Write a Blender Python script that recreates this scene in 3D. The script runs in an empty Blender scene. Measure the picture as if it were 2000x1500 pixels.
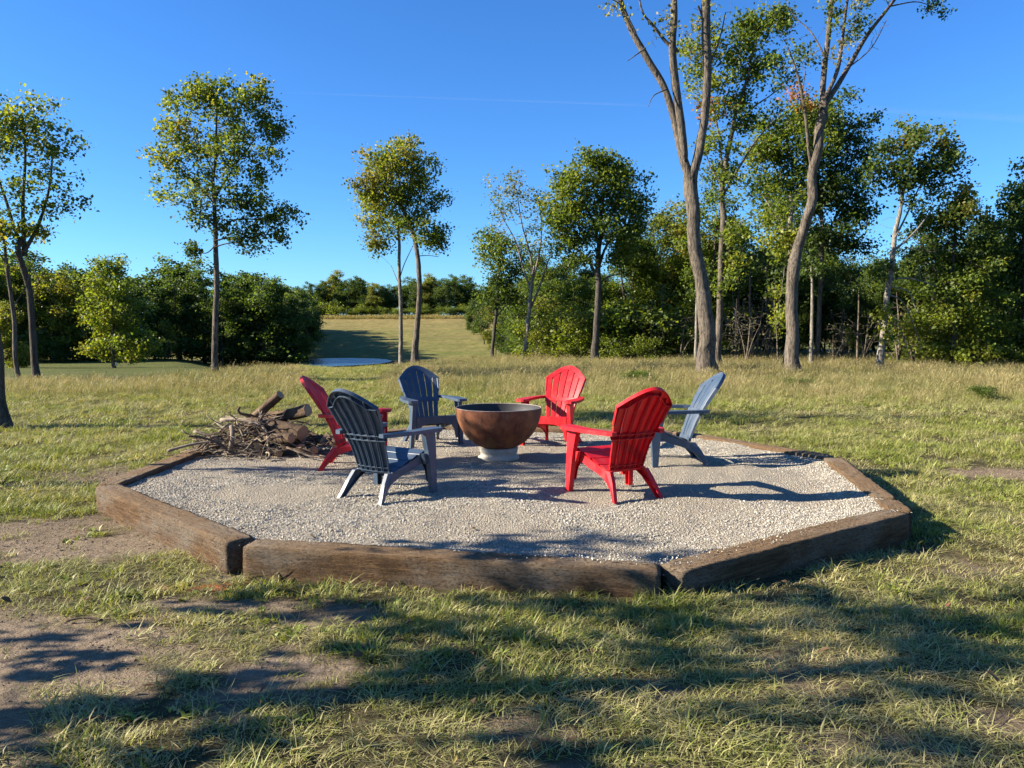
import bpy, bmesh, math, random
import numpy as np
from mathutils import Vector, Matrix
from math import radians as R, pi, sin, cos

scene = bpy.context.scene
COL = scene.collection
rng = np.random.default_rng(7)
random.seed(7)

# ------------------------------------------------------------------ camera
F_PX = 1511.0                      # focal length in photo pixels (2000 wide)
CAM_H = 1.55
PITCH = math.atan(105 / F_PX)
cam = bpy.data.cameras.new('camera')
cam.sensor_width = 36.0
cam.lens = F_PX / 2000 * 36.0
cam.clip_start = 0.05
cam.clip_end = 30000
cam_o = bpy.data.objects.new('camera', cam)
cam_o.location = (0, 0, CAM_H)
cam_o.rotation_euler = (pi / 2 - PITCH, 0, 0)
COL.objects.link(cam_o)
scene.camera = cam_o

# ------------------------------------------------------------------ light
SUN_EL, SUN_AZ = 26.0, 5.5         # azimuth: degrees behind due left of the camera
SUN_STRENGTH = 5.0
SKY_STRENGTH = 0.05
to_sun = Vector((-cos(R(SUN_AZ)) * cos(R(SUN_EL)), -sin(R(SUN_AZ)) * cos(R(SUN_EL)), sin(R(SUN_EL))))
world = bpy.data.worlds.new('World')
scene.world = world
world.use_nodes = True
wn, wl = world.node_tree.nodes, world.node_tree.links
for n in list(wn):
    wn.remove(n)
sky = wn.new('ShaderNodeTexSky')
sky.sky_type = 'NISHITA'
sky.sun_disc = False
sky.sun_elevation = R(SUN_EL)
sky.sun_rotation = math.atan2(to_sun.x, to_sun.y)
sky.altitude = 250
sky.air_density = 1.0
sky.dust_density = 0.25
sky.ozone_density = 3.0
hsv = wn.new('ShaderNodeHueSaturation')
hsv.inputs['Saturation'].default_value = 1.14
tint = wn.new('ShaderNodeMix')
tint.data_type = 'RGBA'
tint.blend_type = 'MULTIPLY'
tint.inputs[0].default_value = 1.0
tint.inputs[7].default_value = (0.57, 0.96, 1.40, 1.0)
bg = wn.new('ShaderNodeBackground')
bg.inputs['Strength'].default_value = SKY_STRENGTH
wo = wn.new('ShaderNodeOutputWorld')
wl.new(sky.outputs[0], hsv.inputs['Color'])
wl.new(hsv.outputs[0], tint.inputs[6])
wl.new(tint.outputs[2], bg.inputs['Color'])
wl.new(bg.outputs[0], wo.inputs['Surface'])
sun = bpy.data.lights.new('sun', 'SUN')
sun.energy = SUN_STRENGTH
sun.angle = R(0.5)
sun.color = (1.0, 0.91, 0.77)
sun_o = bpy.data.objects.new('sun', sun)
sun_o.rotation_euler = to_sun.to_track_quat('Z', 'Y').to_euler()
sun_o.location = (-60, -8, 40)
COL.objects.link(sun_o)
scene.view_settings.view_transform = 'Standard'
scene.view_settings.look = 'None'
scene.view_settings.exposure = 1.74
scene.view_settings.gamma = 1.0
scene.view_settings.use_curve_mapping = False
scene.cycles.max_bounces = 8
scene.cycles.transmission_bounces = 6
scene.cycles.transparent_max_bounces = 8


# ------------------------------------------------------------------ small helpers
def tag(o, label=None, cat=None, group=None, kind=None):
    if label: o['label'] = label
    if cat: o['category'] = cat
    if group: o['group'] = group
    if kind: o['kind'] = kind
    return o


def link(o, parent=None):
    COL.objects.link(o)
    if parent is not None:
        o.parent = parent
    return o


def empty(name, loc=(0, 0, 0), rz=0.0):
    o = bpy.data.objects.new(name, None)
    o.empty_display_size = 0.2
    o.location = loc
    o.rotation_euler = (0, 0, rz)
    return link(o)


def obj(name, me, mat=None, parent=None, loc=None, rot=None):
    o = bpy.data.objects.new(name, me)
    if mat is not None:
        for m in (mat if isinstance(mat, (list, tuple)) else [mat]):
            if m.name not in [x.name for x in me.materials if x]:
                me.materials.append(m)
    if loc is not None: o.location = loc
    if rot is not None: o.rotation_euler = rot
    return link(o, parent)


def np_mesh(name, V, faces, smooth=False, cols=None, attrs=None, mats=None):
    """V (n,3); faces: list of int arrays (m,k)."""
    me = bpy.data.meshes.new(name)
    V = np.asarray(V, dtype=np.float32)
    if not isinstance(faces, list): faces = [faces]
    faces = [np.asarray(f, dtype=np.int32) for f in faces if len(f)]
    me.vertices.add(len(V))
    me.vertices.foreach_set('co', V.ravel())
    nl = sum(f.size for f in faces)
    npoly = sum(len(f) for f in faces)
    if faces:
        me.loops.add(nl)
        me.polygons.add(npoly)
        me.loops.foreach_set('vertex_index', np.concatenate([f.ravel() for f in faces]))
        tot = np.concatenate([np.full(len(f), f.shape[1], np.int32) for f in faces])
        start = np.concatenate([[0], np.cumsum(tot)[:-1]]).astype(np.int32)
        me.polygons.foreach_set('loop_start', start)
    if mats is not None:
        me.polygons.foreach_set('material_index', np.asarray(mats, dtype=np.int32))
    if smooth:
        me.polygons.foreach_set('use_smooth', np.ones(npoly, dtype=bool))
    me.update(calc_edges=True)
    if cols is not None:
        a = me.attributes.new('col', 'FLOAT_COLOR', 'POINT')
        c = np.ones((len(V), 4), dtype=np.float32)
        c[:, :3] = cols
        a.data.foreach_set('color', c.ravel())
    if attrs:
        for k, v in attrs.items():
            v = np.asarray(v)
            if v.dtype.kind == 'i':
                a = me.attributes.new(k, 'INT', 'POINT')
                a.data.foreach_set('value', v.astype(np.int32))
            elif v.ndim == 2:
                a = me.attributes.new(k, 'FLOAT_VECTOR', 'POINT')
                a.data.foreach_set('vector', v.astype(np.float32).ravel())
            else:
                a = me.attributes.new(k, 'FLOAT', 'POINT')
                a.data.foreach_set('value', v.astype(np.float32))
    return me


def bm_mesh(name, bm, smooth=False):
    me = bpy.data.meshes.new(name)
    bmesh.ops.recalc_face_normals(bm, faces=bm.faces)
    bm.to_mesh(me)
    bm.free()
    if smooth:
        for p in me.polygons: p.use_smooth = True
    return me


_tabs = {}
def vnoise(x, y, scale=1.0, seed=0, octaves=3):
    """value noise 0..1"""
    x = np.asarray(x, dtype=np.float64); y = np.asarray(y, dtype=np.float64)
    out = np.zeros(np.broadcast(x, y).shape); amp = 1.0; tot = 0.0
    for o in range(octaves):
        k = (seed, o)
        if k not in _tabs:
            _tabs[k] = np.random.default_rng(seed * 31 + o + 5).random((256, 256))
        T = _tabs[k]
        u = x / scale * 2 ** o + 71.3 * (o + 1); v = y / scale * 2 ** o + 33.7 * (o + 1)
        i = np.floor(u).astype(int); j = np.floor(v).astype(int)
        fu = u - i; fv = v - j
        fu = fu * fu * (3 - 2 * fu); fv = fv * fv * (3 - 2 * fv)
        a = T[i % 256, j % 256]; b = T[(i + 1) % 256, j % 256]
        c = T[i % 256, (j + 1) % 256]; d = T[(i + 1) % 256, (j + 1) % 256]
        out = out + amp * ((a * (1 - fu) + b * fu) * (1 - fv) + (c * (1 - fu) + d * fu) * fv)
        tot += amp; amp *= 0.5
    return out / tot


def sstep(a, b, x):
    t = np.clip((np.asarray(x, dtype=float) - a) / (b - a), 0, 1)
    return t * t * (3 - 2 * t)


# ------------------------------------------------------------------ materials
class NT:
    def __init__(self, name):
        self.m = bpy.data.materials.new(name)
        self.m.use_nodes = True
        self.t = self.m.node_tree
        self.n, self.l = self.t.nodes, self.t.links
        for x in list(self.n): self.n.remove(x)
        self.out = self.n.new('ShaderNodeOutputMaterial')

    def add(self, kind, **kw):
        x = self.n.new(kind)
        for k, v in kw.items():
            setattr(x, k, v)
        return x

    def put(self, sock, v):
        if hasattr(v, 'is_output') or isinstance(v, bpy.types.NodeSocket):
            self.l.new(v, sock)
        else:
            if isinstance(v, (tuple, list)) and len(v) == 3 and sock.type == 'RGBA':
                v = (*v, 1)
            sock.default_value = v

    def coord(self, which='Object', scale=(1, 1, 1)):
        c = self.add('ShaderNodeTexCoord')
        mp = self.add('ShaderNodeMapping')
        mp.inputs['Scale'].default_value = scale
        self.l.new(c.outputs[which], mp.inputs[0])
        return mp.outputs[0]

    def pos(self, scale=(1, 1, 1)):
        g = self.add('ShaderNodeNewGeometry')
        mp = self.add('ShaderNodeMapping')
        mp.inputs['Scale'].default_value = scale
        self.l.new(g.outputs['Position'], mp.inputs[0])
        return mp.outputs[0]

    def noise(self, vec, scale, detail=4, rough=0.6, dist=0.0):
        x = self.add('ShaderNodeTexNoise')
        x.inputs['Scale'].default_value = scale
        x.inputs['Detail'].default_value = detail
        x.inputs['Roughness'].default_value = rough
        x.inputs['Distortion'].default_value = dist
        self.l.new(vec, x.inputs['Vector'])
        return x.outputs['Fac']

    def ramp(self, fac, stops):
        r = self.add('ShaderNodeValToRGB')
        el = r.color_ramp.elements
        while len(el) < len(stops): el.new(0.5)
        for e, (p, c) in zip(el, stops):
            e.position = p
            e.color = (*c, 1) if len(c) == 3 else c
        self.l.new(fac, r.inputs[0])
        return r.outputs[0]

    def mix(self, fac, a, b, mode='MIX'):
        x = self.add('ShaderNodeMix', data_type='RGBA', blend_type=mode)
        self.put(x.inputs[0], fac); self.put(x.inputs[6], a); self.put(x.inputs[7], b)
        return x.outputs[2]

    def math(self, op, a, b=0.0):
        x = self.add('ShaderNodeMath', operation=op)
        self.put(x.inputs[0], a); self.put(x.inputs[1], b)
        return x.outputs[0]

    def attr(self, name, out='Fac', kind='GEOMETRY'):
        x = self.add('ShaderNodeAttribute', attribute_name=name, attribute_type=kind)
        return x.outputs[out]

    def bump(self, h, strength=0.5, dist=0.02):
        x = self.add('ShaderNodeBump')
        x.inputs['Strength'].default_value = strength
        x.inputs['Distance'].default_value = dist
        self.l.new(h, x.inputs['Height'])
        return x.outputs[0]

    def bsdf(self, color, rough=0.6, normal=None, metal=0.0, spec=0.5):
        x = self.add('ShaderNodeBsdfPrincipled')
        self.put(x.inputs['Base Color'], color)
        self.put(x.inputs['Roughness'], rough)
        self.put(x.inputs['Metallic'], metal)
        x.inputs['Specular IOR Level'].default_value = spec
        if normal is not None: self.l.new(normal, x.inputs['Normal'])
        return x.outputs[0]

    def translucent(self, shader, color, fac):
        t = self.add('ShaderNodeBsdfTranslucent')
        self.put(t.inputs[0], color)
        mx = self.add('ShaderNodeMixShader')
        self.put(mx.inputs[0], fac)
        self.l.new(shader, mx.inputs[1]); self.l.new(t.outputs[0], mx.inputs[2])
        return mx.outputs[0]

    def done(self, shader):
        self.l.new(shader, self.out.inputs['Surface'])
        return self.m


def mat_leaf():
    t = NT('leaf')
    c = t.attr('col', 'Color')
    sh = t.bsdf(c, 0.5, spec=0.3)
    tc = t.mix(1.0, c, (1.75, 1.65, 0.6), 'MULTIPLY')
    return t.done(t.translucent(sh, tc, 0.5))


def mat_bark(name, dark, light, sc=1.0):
    t = NT(name)
    v = t.coord('Object', (7 * sc, 7 * sc, 1.5 * sc))
    n = t.noise(v, 2.4, 7, 0.72, 0.5)
    n2 = t.noise(t.coord('Object', (1, 1, 0.6)), 1.3, 3)
    n3 = t.noise(t.coord('Object', (22 * sc, 22 * sc, 3.2 * sc)), 2.0, 5, 0.7, 0.8)
    n = t.math('ADD', t.math('MULTIPLY', n, .6), t.math('MULTIPLY', n3, .4))
    c = t.ramp(n, [(0.42, dark), (0.58, light)])
    c = t.mix(t.math('MULTIPLY', n2, 0.3), c, (0.15, 0.14, 0.115))
    return t.done(t.bsdf(c, 0.95, t.bump(n, 1.0, 0.07), spec=0.1))


def mat_grass(name, greens, straws, bias, world_scale=0.8):
    """blade colour: green to straw by a per-blade attribute and a broad patchiness of the turf"""
    t = NT(name)
    a = t.attr('dry')
    n = t.noise(t.pos(), world_scale, 4, 0.6)
    n2 = t.noise(t.pos(), 6.0, 2, 0.5)
    s = t.math('ADD', t.math('MULTIPLY', n, 1.7), t.math('MULTIPLY', a, 0.95))
    s = t.math('ADD', s, bias)
    x = t.add('ShaderNodeClamp'); t.l.new(s, x.inputs[0])
    f = x.outputs[0]
    g = t.mix(n2, greens[0], greens[1])
    st = t.mix(t.attr('tone'), straws[0], straws[1])
    c = t.mix(f, g, st)
    sh = t.bsdf(c, 0.55, spec=0.35)
    return t.done(t.translucent(sh, t.mix(1.0, c, (1.25, 1.2, 0.7), 'MULTIPLY'), 0.35))


def mat_plastic(name, c, c2, trans):
    t = NT(name)
    n = t.noise(t.coord('Object'), 3.0, 5, 0.65)
    n2 = t.noise(t.coord('Object'), 60.0, 3, 0.6)
    col = t.mix(t.math('MULTIPLY', n, 0.5), c, c2)
    n4 = t.noise(t.coord('Object', (1, 1, .5)), 9.0, 6, 0.7)
    col = t.mix(t.ramp(n4, [(0.48, (0, 0, 0)), (0.80, (0.22, 0.22, 0.22))]), col, (0.34, 0.29, 0.22))
    rough = t.math('ADD', t.math('MULTIPLY', n, 0.25), 0.33)
    sh = t.bsdf(col, rough, t.bump(n2, 0.08, 0.002), spec=0.45)
    if trans:
        sh = t.translucent(sh, c, trans)
    return t.done(sh)


def mat_tie():
    t = NT('creosoted_timber')
    vec = t.coord('Object', (0.9, 9.0, 9.0))
    inf = t.add('ShaderNodeObjectInfo')
    ofs = t.add('ShaderNodeVectorMath', operation='ADD')
    t.l.new(vec, ofs.inputs[0])
    mm = t.math('MULTIPLY', inf.outputs['Random'], 37.0)
    t.l.new(mm, ofs.inputs[1])
    grain = t.noise(ofs.outputs[0], 5.0, 8, 0.72, 0.6)
    chip = t.noise(t.coord('Object', (7, 7, 15)), 6.0, 7, 0.78, 0.3)
    crack = t.noise(t.coord('Object', (1.1, 22, 22)), 2.0, 6, 0.8, 0.8)
    blot = t.noise(t.coord('Object', (1, 2, 2)), 2.2, 4, 0.6)
    c = t.ramp(grain, [(0.28, (0.045, 0.026, 0.013)), (0.5, (0.140, 0.078, 0.036)), (0.74, (0.30, 0.185, 0.09))])
    grey = t.ramp(chip, [(0.3, (0.10, 0.08, 0.058)), (0.65, (0.30, 0.26, 0.205))])
    f = t.ramp(blot, [(0.44, (0, 0, 0)), (0.66, (0.7, 0.7, 0.7))])
    c = t.mix(f, c, grey)
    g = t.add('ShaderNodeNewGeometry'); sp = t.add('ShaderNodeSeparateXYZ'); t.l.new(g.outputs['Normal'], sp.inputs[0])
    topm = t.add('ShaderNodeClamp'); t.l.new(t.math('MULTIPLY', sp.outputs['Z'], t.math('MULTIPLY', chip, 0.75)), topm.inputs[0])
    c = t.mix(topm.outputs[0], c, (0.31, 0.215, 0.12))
    c = t.mix(t.ramp(crack, [(0.34, (.9, .9, .9)), (0.43, (0, 0, 0))]), c, (0.018, 0.012, 0.008))
    c = t.mix(t.ramp(chip, [(0.36, (.8, .8, .8)), (0.47, (0, 0, 0))]), c, (0.03, 0.019, 0.012))
    h = t.math('ADD', t.math('MULTIPLY', crack, 0.8), t.math('MULTIPLY', chip, 1.0))
    return t.done(t.bsdf(c, 0.88, t.bump(h, 1.0, 0.035), spec=0.15))


def mat_ground():
    t = NT('ground_soil')
    dirt, clay, field, strip = t.attr('dirt'), t.attr('clay'), t.attr('field'), t.attr('strip')
    n1 = t.noise(t.pos(), 1.1, 6, 0.65)
    n2 = t.noise(t.pos(), 14.0, 6, 0.7)
    n3 = t.noise(t.pos(), 70.0, 4, 0.7)
    th = t.ramp(n2, [(0.3, (0.026, 0.028, 0.010)), (0.55, (0.068, 0.055, 0.026)), (0.75, (0.145, 0.112, 0.058))])
    soil = t.ramp(n2, [(0.25, (0.13, 0.093, 0.060)), (0.5, (0.255, 0.192, 0.128)), (0.78, (0.36, 0.285, 0.20))])
    soil = t.mix(t.math('MULTIPLY', n3, 0.45), soil, (0.10, 0.068, 0.045))
    c = t.mix(dirt, th, soil)
    c = t.mix(clay, c, (0.40, 0.13, 0.05))
    fn = t.noise(t.pos((0.06, 0.22, 0.2)), 1.0, 6, 0.6)
    fn2 = t.ramp(t.noise(t.pos((0.7, 0.35, 1)), 1.0, 8, 0.8), [(0.34, (0, 0, 0)), (0.66, (1, 1, 1))])
    gr = t.mix(fn2, (0.060, 0.080, 0.014), (0.165, 0.160, 0.042))
    tan = t.mix(fn2, (0.115, 0.090, 0.028), (0.28, 0.205, 0.075))
    ff = t.math('ADD', t.math('MULTIPLY', t.math('SUBTRACT', fn, 0.5), 1.6), t.attr('tan'))
    cl = t.add('ShaderNodeClamp'); t.l.new(ff, cl.inputs[0])
    fc = t.mix(cl.outputs[0], gr, tan)
    c = t.mix(field, c, fc)
    sc = t.mix(fn2, (0.06, 0.075, 0.015), (0.105, 0.105, 0.03))
    c = t.mix(strip, c, sc)
    c = t.mix(t.attr('mud'), c, (0.055, 0.042, 0.028))
    h = t.math('ADD', t.math('MULTIPLY', n2, 1.0), t.math('MULTIPLY', n3, 0.4))
    return t.done(t.bsdf(c, 0.95, t.bump(h, 0.9, 0.05), spec=0.1))


def mat_gravel(name, bed):
    t = NT(name)
    if bed:
        n = t.noise(t.pos(), 55.0, 6, 0.75)
        n1 = t.noise(t.pos(), 1.2, 4, 0.6)
        vo = t.add('ShaderNodeTexVoronoi'); vo.inputs['Scale'].default_value = 70
        t.l.new(t.pos(), vo.inputs['Vector'])
        c = t.ramp(n, [(0.25, (0.21, 0.180, 0.132)), (0.5, (0.355, 0.312, 0.238)), (0.75, (0.45, 0.405, 0.325))])
        c = t.mix(t.math('MULTIPLY', n1, 0.45), c, (0.36, 0.285, 0.205))
        h = t.math('ADD', n, vo.outputs['Distance'])
        return t.done(t.bsdf(c, 0.95, t.bump(h, 1.0, 0.03), spec=0.1))
    inf = t.add('ShaderNodeObjectInfo')
    n = t.noise(t.coord('Object'), 6.0, 4, 0.7)
    n1 = t.noise(t.pos(), 1.2, 4, 0.6)
    c = t.ramp(inf.outputs['Random'], [(0.0, (0.20, 0.178, 0.138)), (0.2, (0.335, 0.308, 0.248)), (0.8, (0.415, 0.386, 0.318)), (1.0, (0.54, 0.508, 0.438))])
    c = t.mix(t.math('MULTIPLY', n, 0.35), c, (0.38, 0.32, 0.25))
    return t.done(t.bsdf(c, 0.9, t.bump(n, 0.4, 0.01), spec=0.15))


def mat_rust():
    t = NT('rusty_steel')
    n = t.noise(t.coord('Object'), 5.0, 8, 0.7, 0.3)
    n2 = t.noise(t.coord('Object', (1, 1, 0.35)), 12.0, 6, 0.7)
    n3 = t.noise(t.coord('Object'), 80.0, 4, 0.7)
    c = t.ramp(n, [(0.3, (0.055, 0.020, 0.012)), (0.5, (0.165, 0.056, 0.025)), (0.70, (0.30, 0.112, 0.042))])
    c = t.mix(t.ramp(n2, [(0.58, (0, 0, 0)), (0.72, (0.55, 0.55, 0.55))]), c, (0.24, 0.16, 0.115))
    st = t.noise(t.coord('Object', (9, 9, .6)), 2.0, 5, 0.7)
    c = t.mix(t.ramp(st, [(0.52, (0, 0, 0)), (0.70, (0.45, 0.45, 0.45))]), c, (0.035, 0.016, 0.011))
    c = t.mix(t.ramp(n3, [(0.70, (0, 0, 0)), (0.74, (0.55, 0.55, 0.55))]), c, (0.42, 0.33, 0.27))
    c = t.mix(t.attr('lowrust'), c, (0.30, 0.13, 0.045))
    return t.done(t.bsdf(c, t.math('ADD', t.math('MULTIPLY', n2, 0.25), 0.56), t.bump(n3, 0.5, 0.008), metal=0.1, spec=0.3))


def mat_simple(name, ca, cb, scale=8, rough=0.8, bump=0.4, spec=0.2, stretch=(1, 1, 1), metal=0.0, dist=0.01):
    t = NT(name)
    n = t.noise(t.coord('Object', stretch), scale, 6, 0.68, 0.2)
    c = t.ramp(n, [(0.28, ca), (0.72, cb)])
    return t.done(t.bsdf(c, rough, t.bump(n, bump, dist), metal=metal, spec=spec))


def mat_cut():
    t = NT('cut_wood')
    w = t.add('ShaderNodeTexWave', wave_type='RINGS', rings_direction='Z')
    w.inputs['Scale'].default_value = 22; w.inputs['Distortion'].default_value = 3.5
    w.inputs['Detail'].default_value = 3
    t.l.new(t.coord('Object'), w.inputs['Vector'])
    n = t.noise(t.coord('Object'), 18, 4)
    c = t.mix(w.outputs['Fac'], (0.25, 0.165, 0.085), (0.38, 0.27, 0.15))
    c = t.mix(t.math('MULTIPLY', n, 0.4), c, (0.24, 0.16, 0.09))
    return t.done(t.bsdf(c, 0.8, t.bump(w.outputs['Fac'], 0.2, 0.004), spec=0.2))


def mat_water():
    t = NT('pond_water')
    n = t.noise(t.pos((0.45, 1.6, 1)), 1.6, 5, 0.65)
    return t.done(t.bsdf((0.02, 0.06, 0.10), 0.20, t.bump(n, 0.5, 0.22), spec=0.6))


M = {}
M['leaf'] = mat_leaf()
M['bark'] = mat_bark('grey_brown_bark', (0.016, 0.012, 0.009), (0.19, 0.15, 0.112))
M['bark_dark'] = mat_bark('dark_bark', (0.016, 0.013, 0.010), (0.10, 0.082, 0.064))
M['bark_pale'] = mat_bark('pale_bark', (0.07, 0.058, 0.044), (0.30, 0.265, 0.215))
M['twig'] = mat_simple('grey_twig', (0.07, 0.055, 0.042), (0.21, 0.175, 0.14), 14, 0.9)
M['lawn'] = mat_grass('lawn_blades', ((0.125, 0.178, 0.017), (0.235, 0.262, 0.036)), ((0.34, 0.28, 0.12), (0.52, 0.45, 0.23)), -0.96, 0.9)
M['meadow'] = mat_grass('meadow_blades', ((0.095, 0.125, 0.026), (0.19, 0.20, 0.055)), ((0.27, 0.20, 0.09), (0.47, 0.38, 0.18)), -0.86, 0.42)
M['golden'] = mat_grass('goldenrod_blades', ((0.11, 0.11, 0.03), (0.16, 0.145, 0.04)), ((0.20, 0.165, 0.055), (0.27, 0.215, 0.06)), -0.3, 0.2)
M['red'] = mat_plastic('red_resin', (0.60, 0.010, 0.018), (0.53, 0.014, 0.024), 0.28)
M['blue'] = mat_plastic('slate_blue_resin', (0.032, 0.054, 0.086), (0.046, 0.070, 0.102), 0.0)
M['tie'] = mat_tie()
M['ground'] = mat_ground()
M['bed'] = mat_gravel('gravel_fines', True)
M['stone'] = mat_gravel('crushed_limestone', False)
M['rust'] = mat_rust()
M['soot'] = mat_simple('sooty_steel', (0.012, 0.012, 0.012), (0.035, 0.034, 0.033), 9, 0.55, 0.2, 0.4)
M['concrete'] = mat_simple('cast_concrete', (0.25, 0.225, 0.18), (0.37, 0.345, 0.29), 12, 0.85, 0.25)
M['log_bark'] = mat_simple('log_bark', (0.022, 0.014, 0.009), (0.145, 0.098, 0.062), 9, 0.9, 1.0, 0.1, (0.6, 0.6, 0.6), 0.0, 0.03)
M['stick'] = mat_simple('dead_stick_bark', (0.085, 0.062, 0.042), (0.33, 0.265, 0.195), 10, 0.9, 0.6, 0.15)
M['stick_dark'] = mat_simple('dark_stick_bark', (0.04, 0.027, 0.018), (0.14, 0.10, 0.068), 10, 0.9, 0.6, 0.15)
M['cut'] = mat_cut()
M['water'] = mat_water()
M['litter'] = None
tl = NT('leaf_litter')
cl = tl.attr('col', 'Color')
M['litter'] = tl.done(tl.translucent(tl.bsdf(cl, 0.7, spec=0.2), cl, 0.2))
M['tag'] = mat_simple('pale_tag', (0.60, 0.50, 0.34), (0.72, 0.62, 0.45), 5, 0.7, 0.1)

# ------------------------------------------------------------------ terrain
PIT = np.array([(-3.64, 6.63), (-1.76, 4.76), (0.93, 4.36), (3.0, 5.66), (3.50, 8.17), (2.25, 10.35), (-1.0, 11.0), (-3.64, 9.0)])
PIT_C = PIT.mean(0)


def crest(a):
    return np.interp(a, [-0.8, -0.5, -0.44, -0.36, -0.26, -0.16, -0.05, 0.1], [21, 22.5, 24, 28, 33, 35, 39, 44])


def height(x, y):
    x = np.asarray(x, dtype=float); y = np.asarray(y, dtype=float)
    a = x / np.maximum(y, 1.0)
    yc = crest(a)
    fall = 1 - sstep(0.02, 0.14, a)
    drop = 2.15 - 1.05 * sstep(-0.34, -0.44, a) * (1 - sstep(70, 95, y))
    z = -drop * sstep(-0.05, 1.0, (y - yc) / 42.0) * fall
    z = z - 0.20 * np.exp(-((a + 0.215) / 0.055) ** 2) * sstep(14, 32, y)
    rise = np.maximum(0, y - 99.0)
    rise = np.where(rise < 128, rise, 128 + 14 * np.tanh((rise - 128) / 14))
    z = z + 0.0565 * rise * (1 - 0.25 * sstep(0.0, 120, x))
    far = sstep(40, 90, y)
    z = z + (vnoise(x, y, 5.0, 1, 3) - 0.5) * (0.10 + 0.5 * far * sstep(104, 130, y))
    z = z + (vnoise(x, y, 0.45, 2, 3) - 0.5) * 0.035 * (1 - sstep(15, 25, y))
    # the lawn inside the ring stays below the gravel
    return z


def dirt_mask(x, y):
    n = (vnoise(x, y, 0.8, 11, 5) - 0.5) * 1.5 + (vnoise(x, y, 0.12, 13, 3) - 0.5) * .9
    m = np.zeros_like(np.asarray(x, dtype=float))
    for cx, cy, rx, ry, s in [(-2.75, 3.60, 1.40, 0.72, 1.0), (-2.3, 2.95, 0.7, 0.4, 0.8), (-4.6, 6.0, 1.7, 0.5, 0.72), (-1.75, 4.28, 0.55, 0.16, 0.9),
                              (0.70, 3.28, 0.18, 0.10, 0.6), (0.02, 2.95, 0.20, 0.10, 0.55), (1.30, 2.86, 0.26, 0.09, 0.6), (-0.95, 4.15, 0.20, 0.13, 0.7),
                              (5.5, 8.4, 0.9, 0.35, 0.8), (-4.3, 8.2, 0.7, 0.8, 0.65), (-3.3, 5.4, 0.9, 0.45, 0.85), (0.4, 2.55, 0.4, 0.12, 0.7), (2.1, 3.0, 0.3, 0.1, 0.6)]:
        d = np.sqrt(((x - cx) / rx) ** 2 + ((y - cy) / ry) ** 2)
        m = np.maximum(m, s * sstep(1.25, 0.6, d + n * 1.1))
    b = sstep(0.64, 0.78, vnoise(x, y, 0.8, 12, 4)) * 0.55 * (1 - sstep(9, 13, y))
    return np.clip(np.maximum(m, b), 0, 1)


def path_mask(x, y):
    a = x / np.maximum(y, 1.0)
    n = (vnoise(x, y, 3.0, 15, 2) - 0.5) * 0.06
    return sstep(-0.285, -0.255, a + n) * (1 - sstep(-0.185, -0.15, a + n))


def axis(lo, hi, fine_lo, fine_hi, step, g):
    v = list(np.arange(fine_lo, fine_hi + 1e-6, step))
    s = step
    while v[-1] < hi:
        s *= g; v.append(v[-1] + s)
    s = step; w = []
    c = fine_lo
    while c > lo:
        s *= g; c -= s; w.append(c)
    return np.array(w[::-1] + v)


gx = axis(-900, 900, -6.0, 6.0, 0.07, 1.05)
gy = axis(-120, 2500, 1.6, 11.5, 0.07, 1.022)
GX, GY = np.meshgrid(gx, gy)
GZ = height(GX, GY)
nx, ny = len(gx), len(gy)
idx = np.arange(nx * ny).reshape(ny, nx)
quads = np.stack([idx[:-1, :-1], idx[:-1, 1:], idx[1:, 1:], idx[1:, :-1]], -1).reshape(-1, 4)
fx, fy = GX.ravel(), GY.ravel()
fieldm = sstep(88, 99, fy)
POND = (-21.0, 87.0, 6.8, 11.5)
dp = np.sqrt(((fx - POND[0]) / POND[2]) ** 2 + ((fy - POND[1]) / POND[3]) ** 2)
fz = GZ.ravel()
fz = np.where(dp < 1.15, np.minimum(fz, -2.05 - 0.6 * sstep(1.0, 0.7, dp)), fz)
clay = np.exp(-(((fx + 1.83) / 0.22) ** 2 + ((fy - 4.62) / 0.07) ** 2)) * (vnoise(fx, fy, 0.1, 19) > 0.42)
attrs = dict(dirt=dirt_mask(fx, fy), clay=np.clip(clay * 1.2, 0, 1), field=fieldm,
             strip=sstep(1.5, 6, fy - crest(fx / np.maximum(fy, 1))) * (1 - fieldm) * (fy > 20),
             tan=0.36 + 0.45 * sstep(120, 225, fy) + 0.3 * sstep(215, 228, fy),
             mud=sstep(1.22, 1.1, dp + (vnoise(fx, fy, 2, 23) - .5) * .1) * 0.9)
ground = obj('ground', np_mesh('ground', np.stack([fx, fy, fz], 1), quads, True, attrs=attrs), M['ground'])
tag(ground, kind='structure')


def gz(x, y):
    return float(height(np.array([x]), np.array([y]))[0])


# pond
an = np.linspace(0, 2 * pi, 72, endpoint=False)
rr = 1.06 + 0.08 * (vnoise(np.cos(an) * 3 + 9, np.sin(an) * 3 + 9, 1.0, 31) - 0.5)
pv = np.stack([POND[0] + POND[2] * rr * np.cos(an), POND[1] + POND[3] * rr * np.sin(an), np.full(72, -2.0)], 1)
pv = np.vstack([pv, [[POND[0], POND[1], -2.0]]])
pond = obj('pond', np_mesh('pond', pv, np.array([(i, (i + 1) % 72, 72) for i in range(72)])), M['water'])
tag(pond, kind='structure')

# ------------------------------------------------------------------ gravel bed and timber edging
def inside_poly(x, y, poly):
    r = np.zeros(np.shape(x), dtype=bool)
    n = len(poly)
    for i in range(n):
        x0, y0 = poly[i]; x1, y1 = poly[(i + 1) % n]
        c = ((y0 > y) != (y1 > y)) & (x < (x1 - x0) * (y - y0) / (y1 - y0 + 1e-12) + x0)
        r ^= c
    return r


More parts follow.
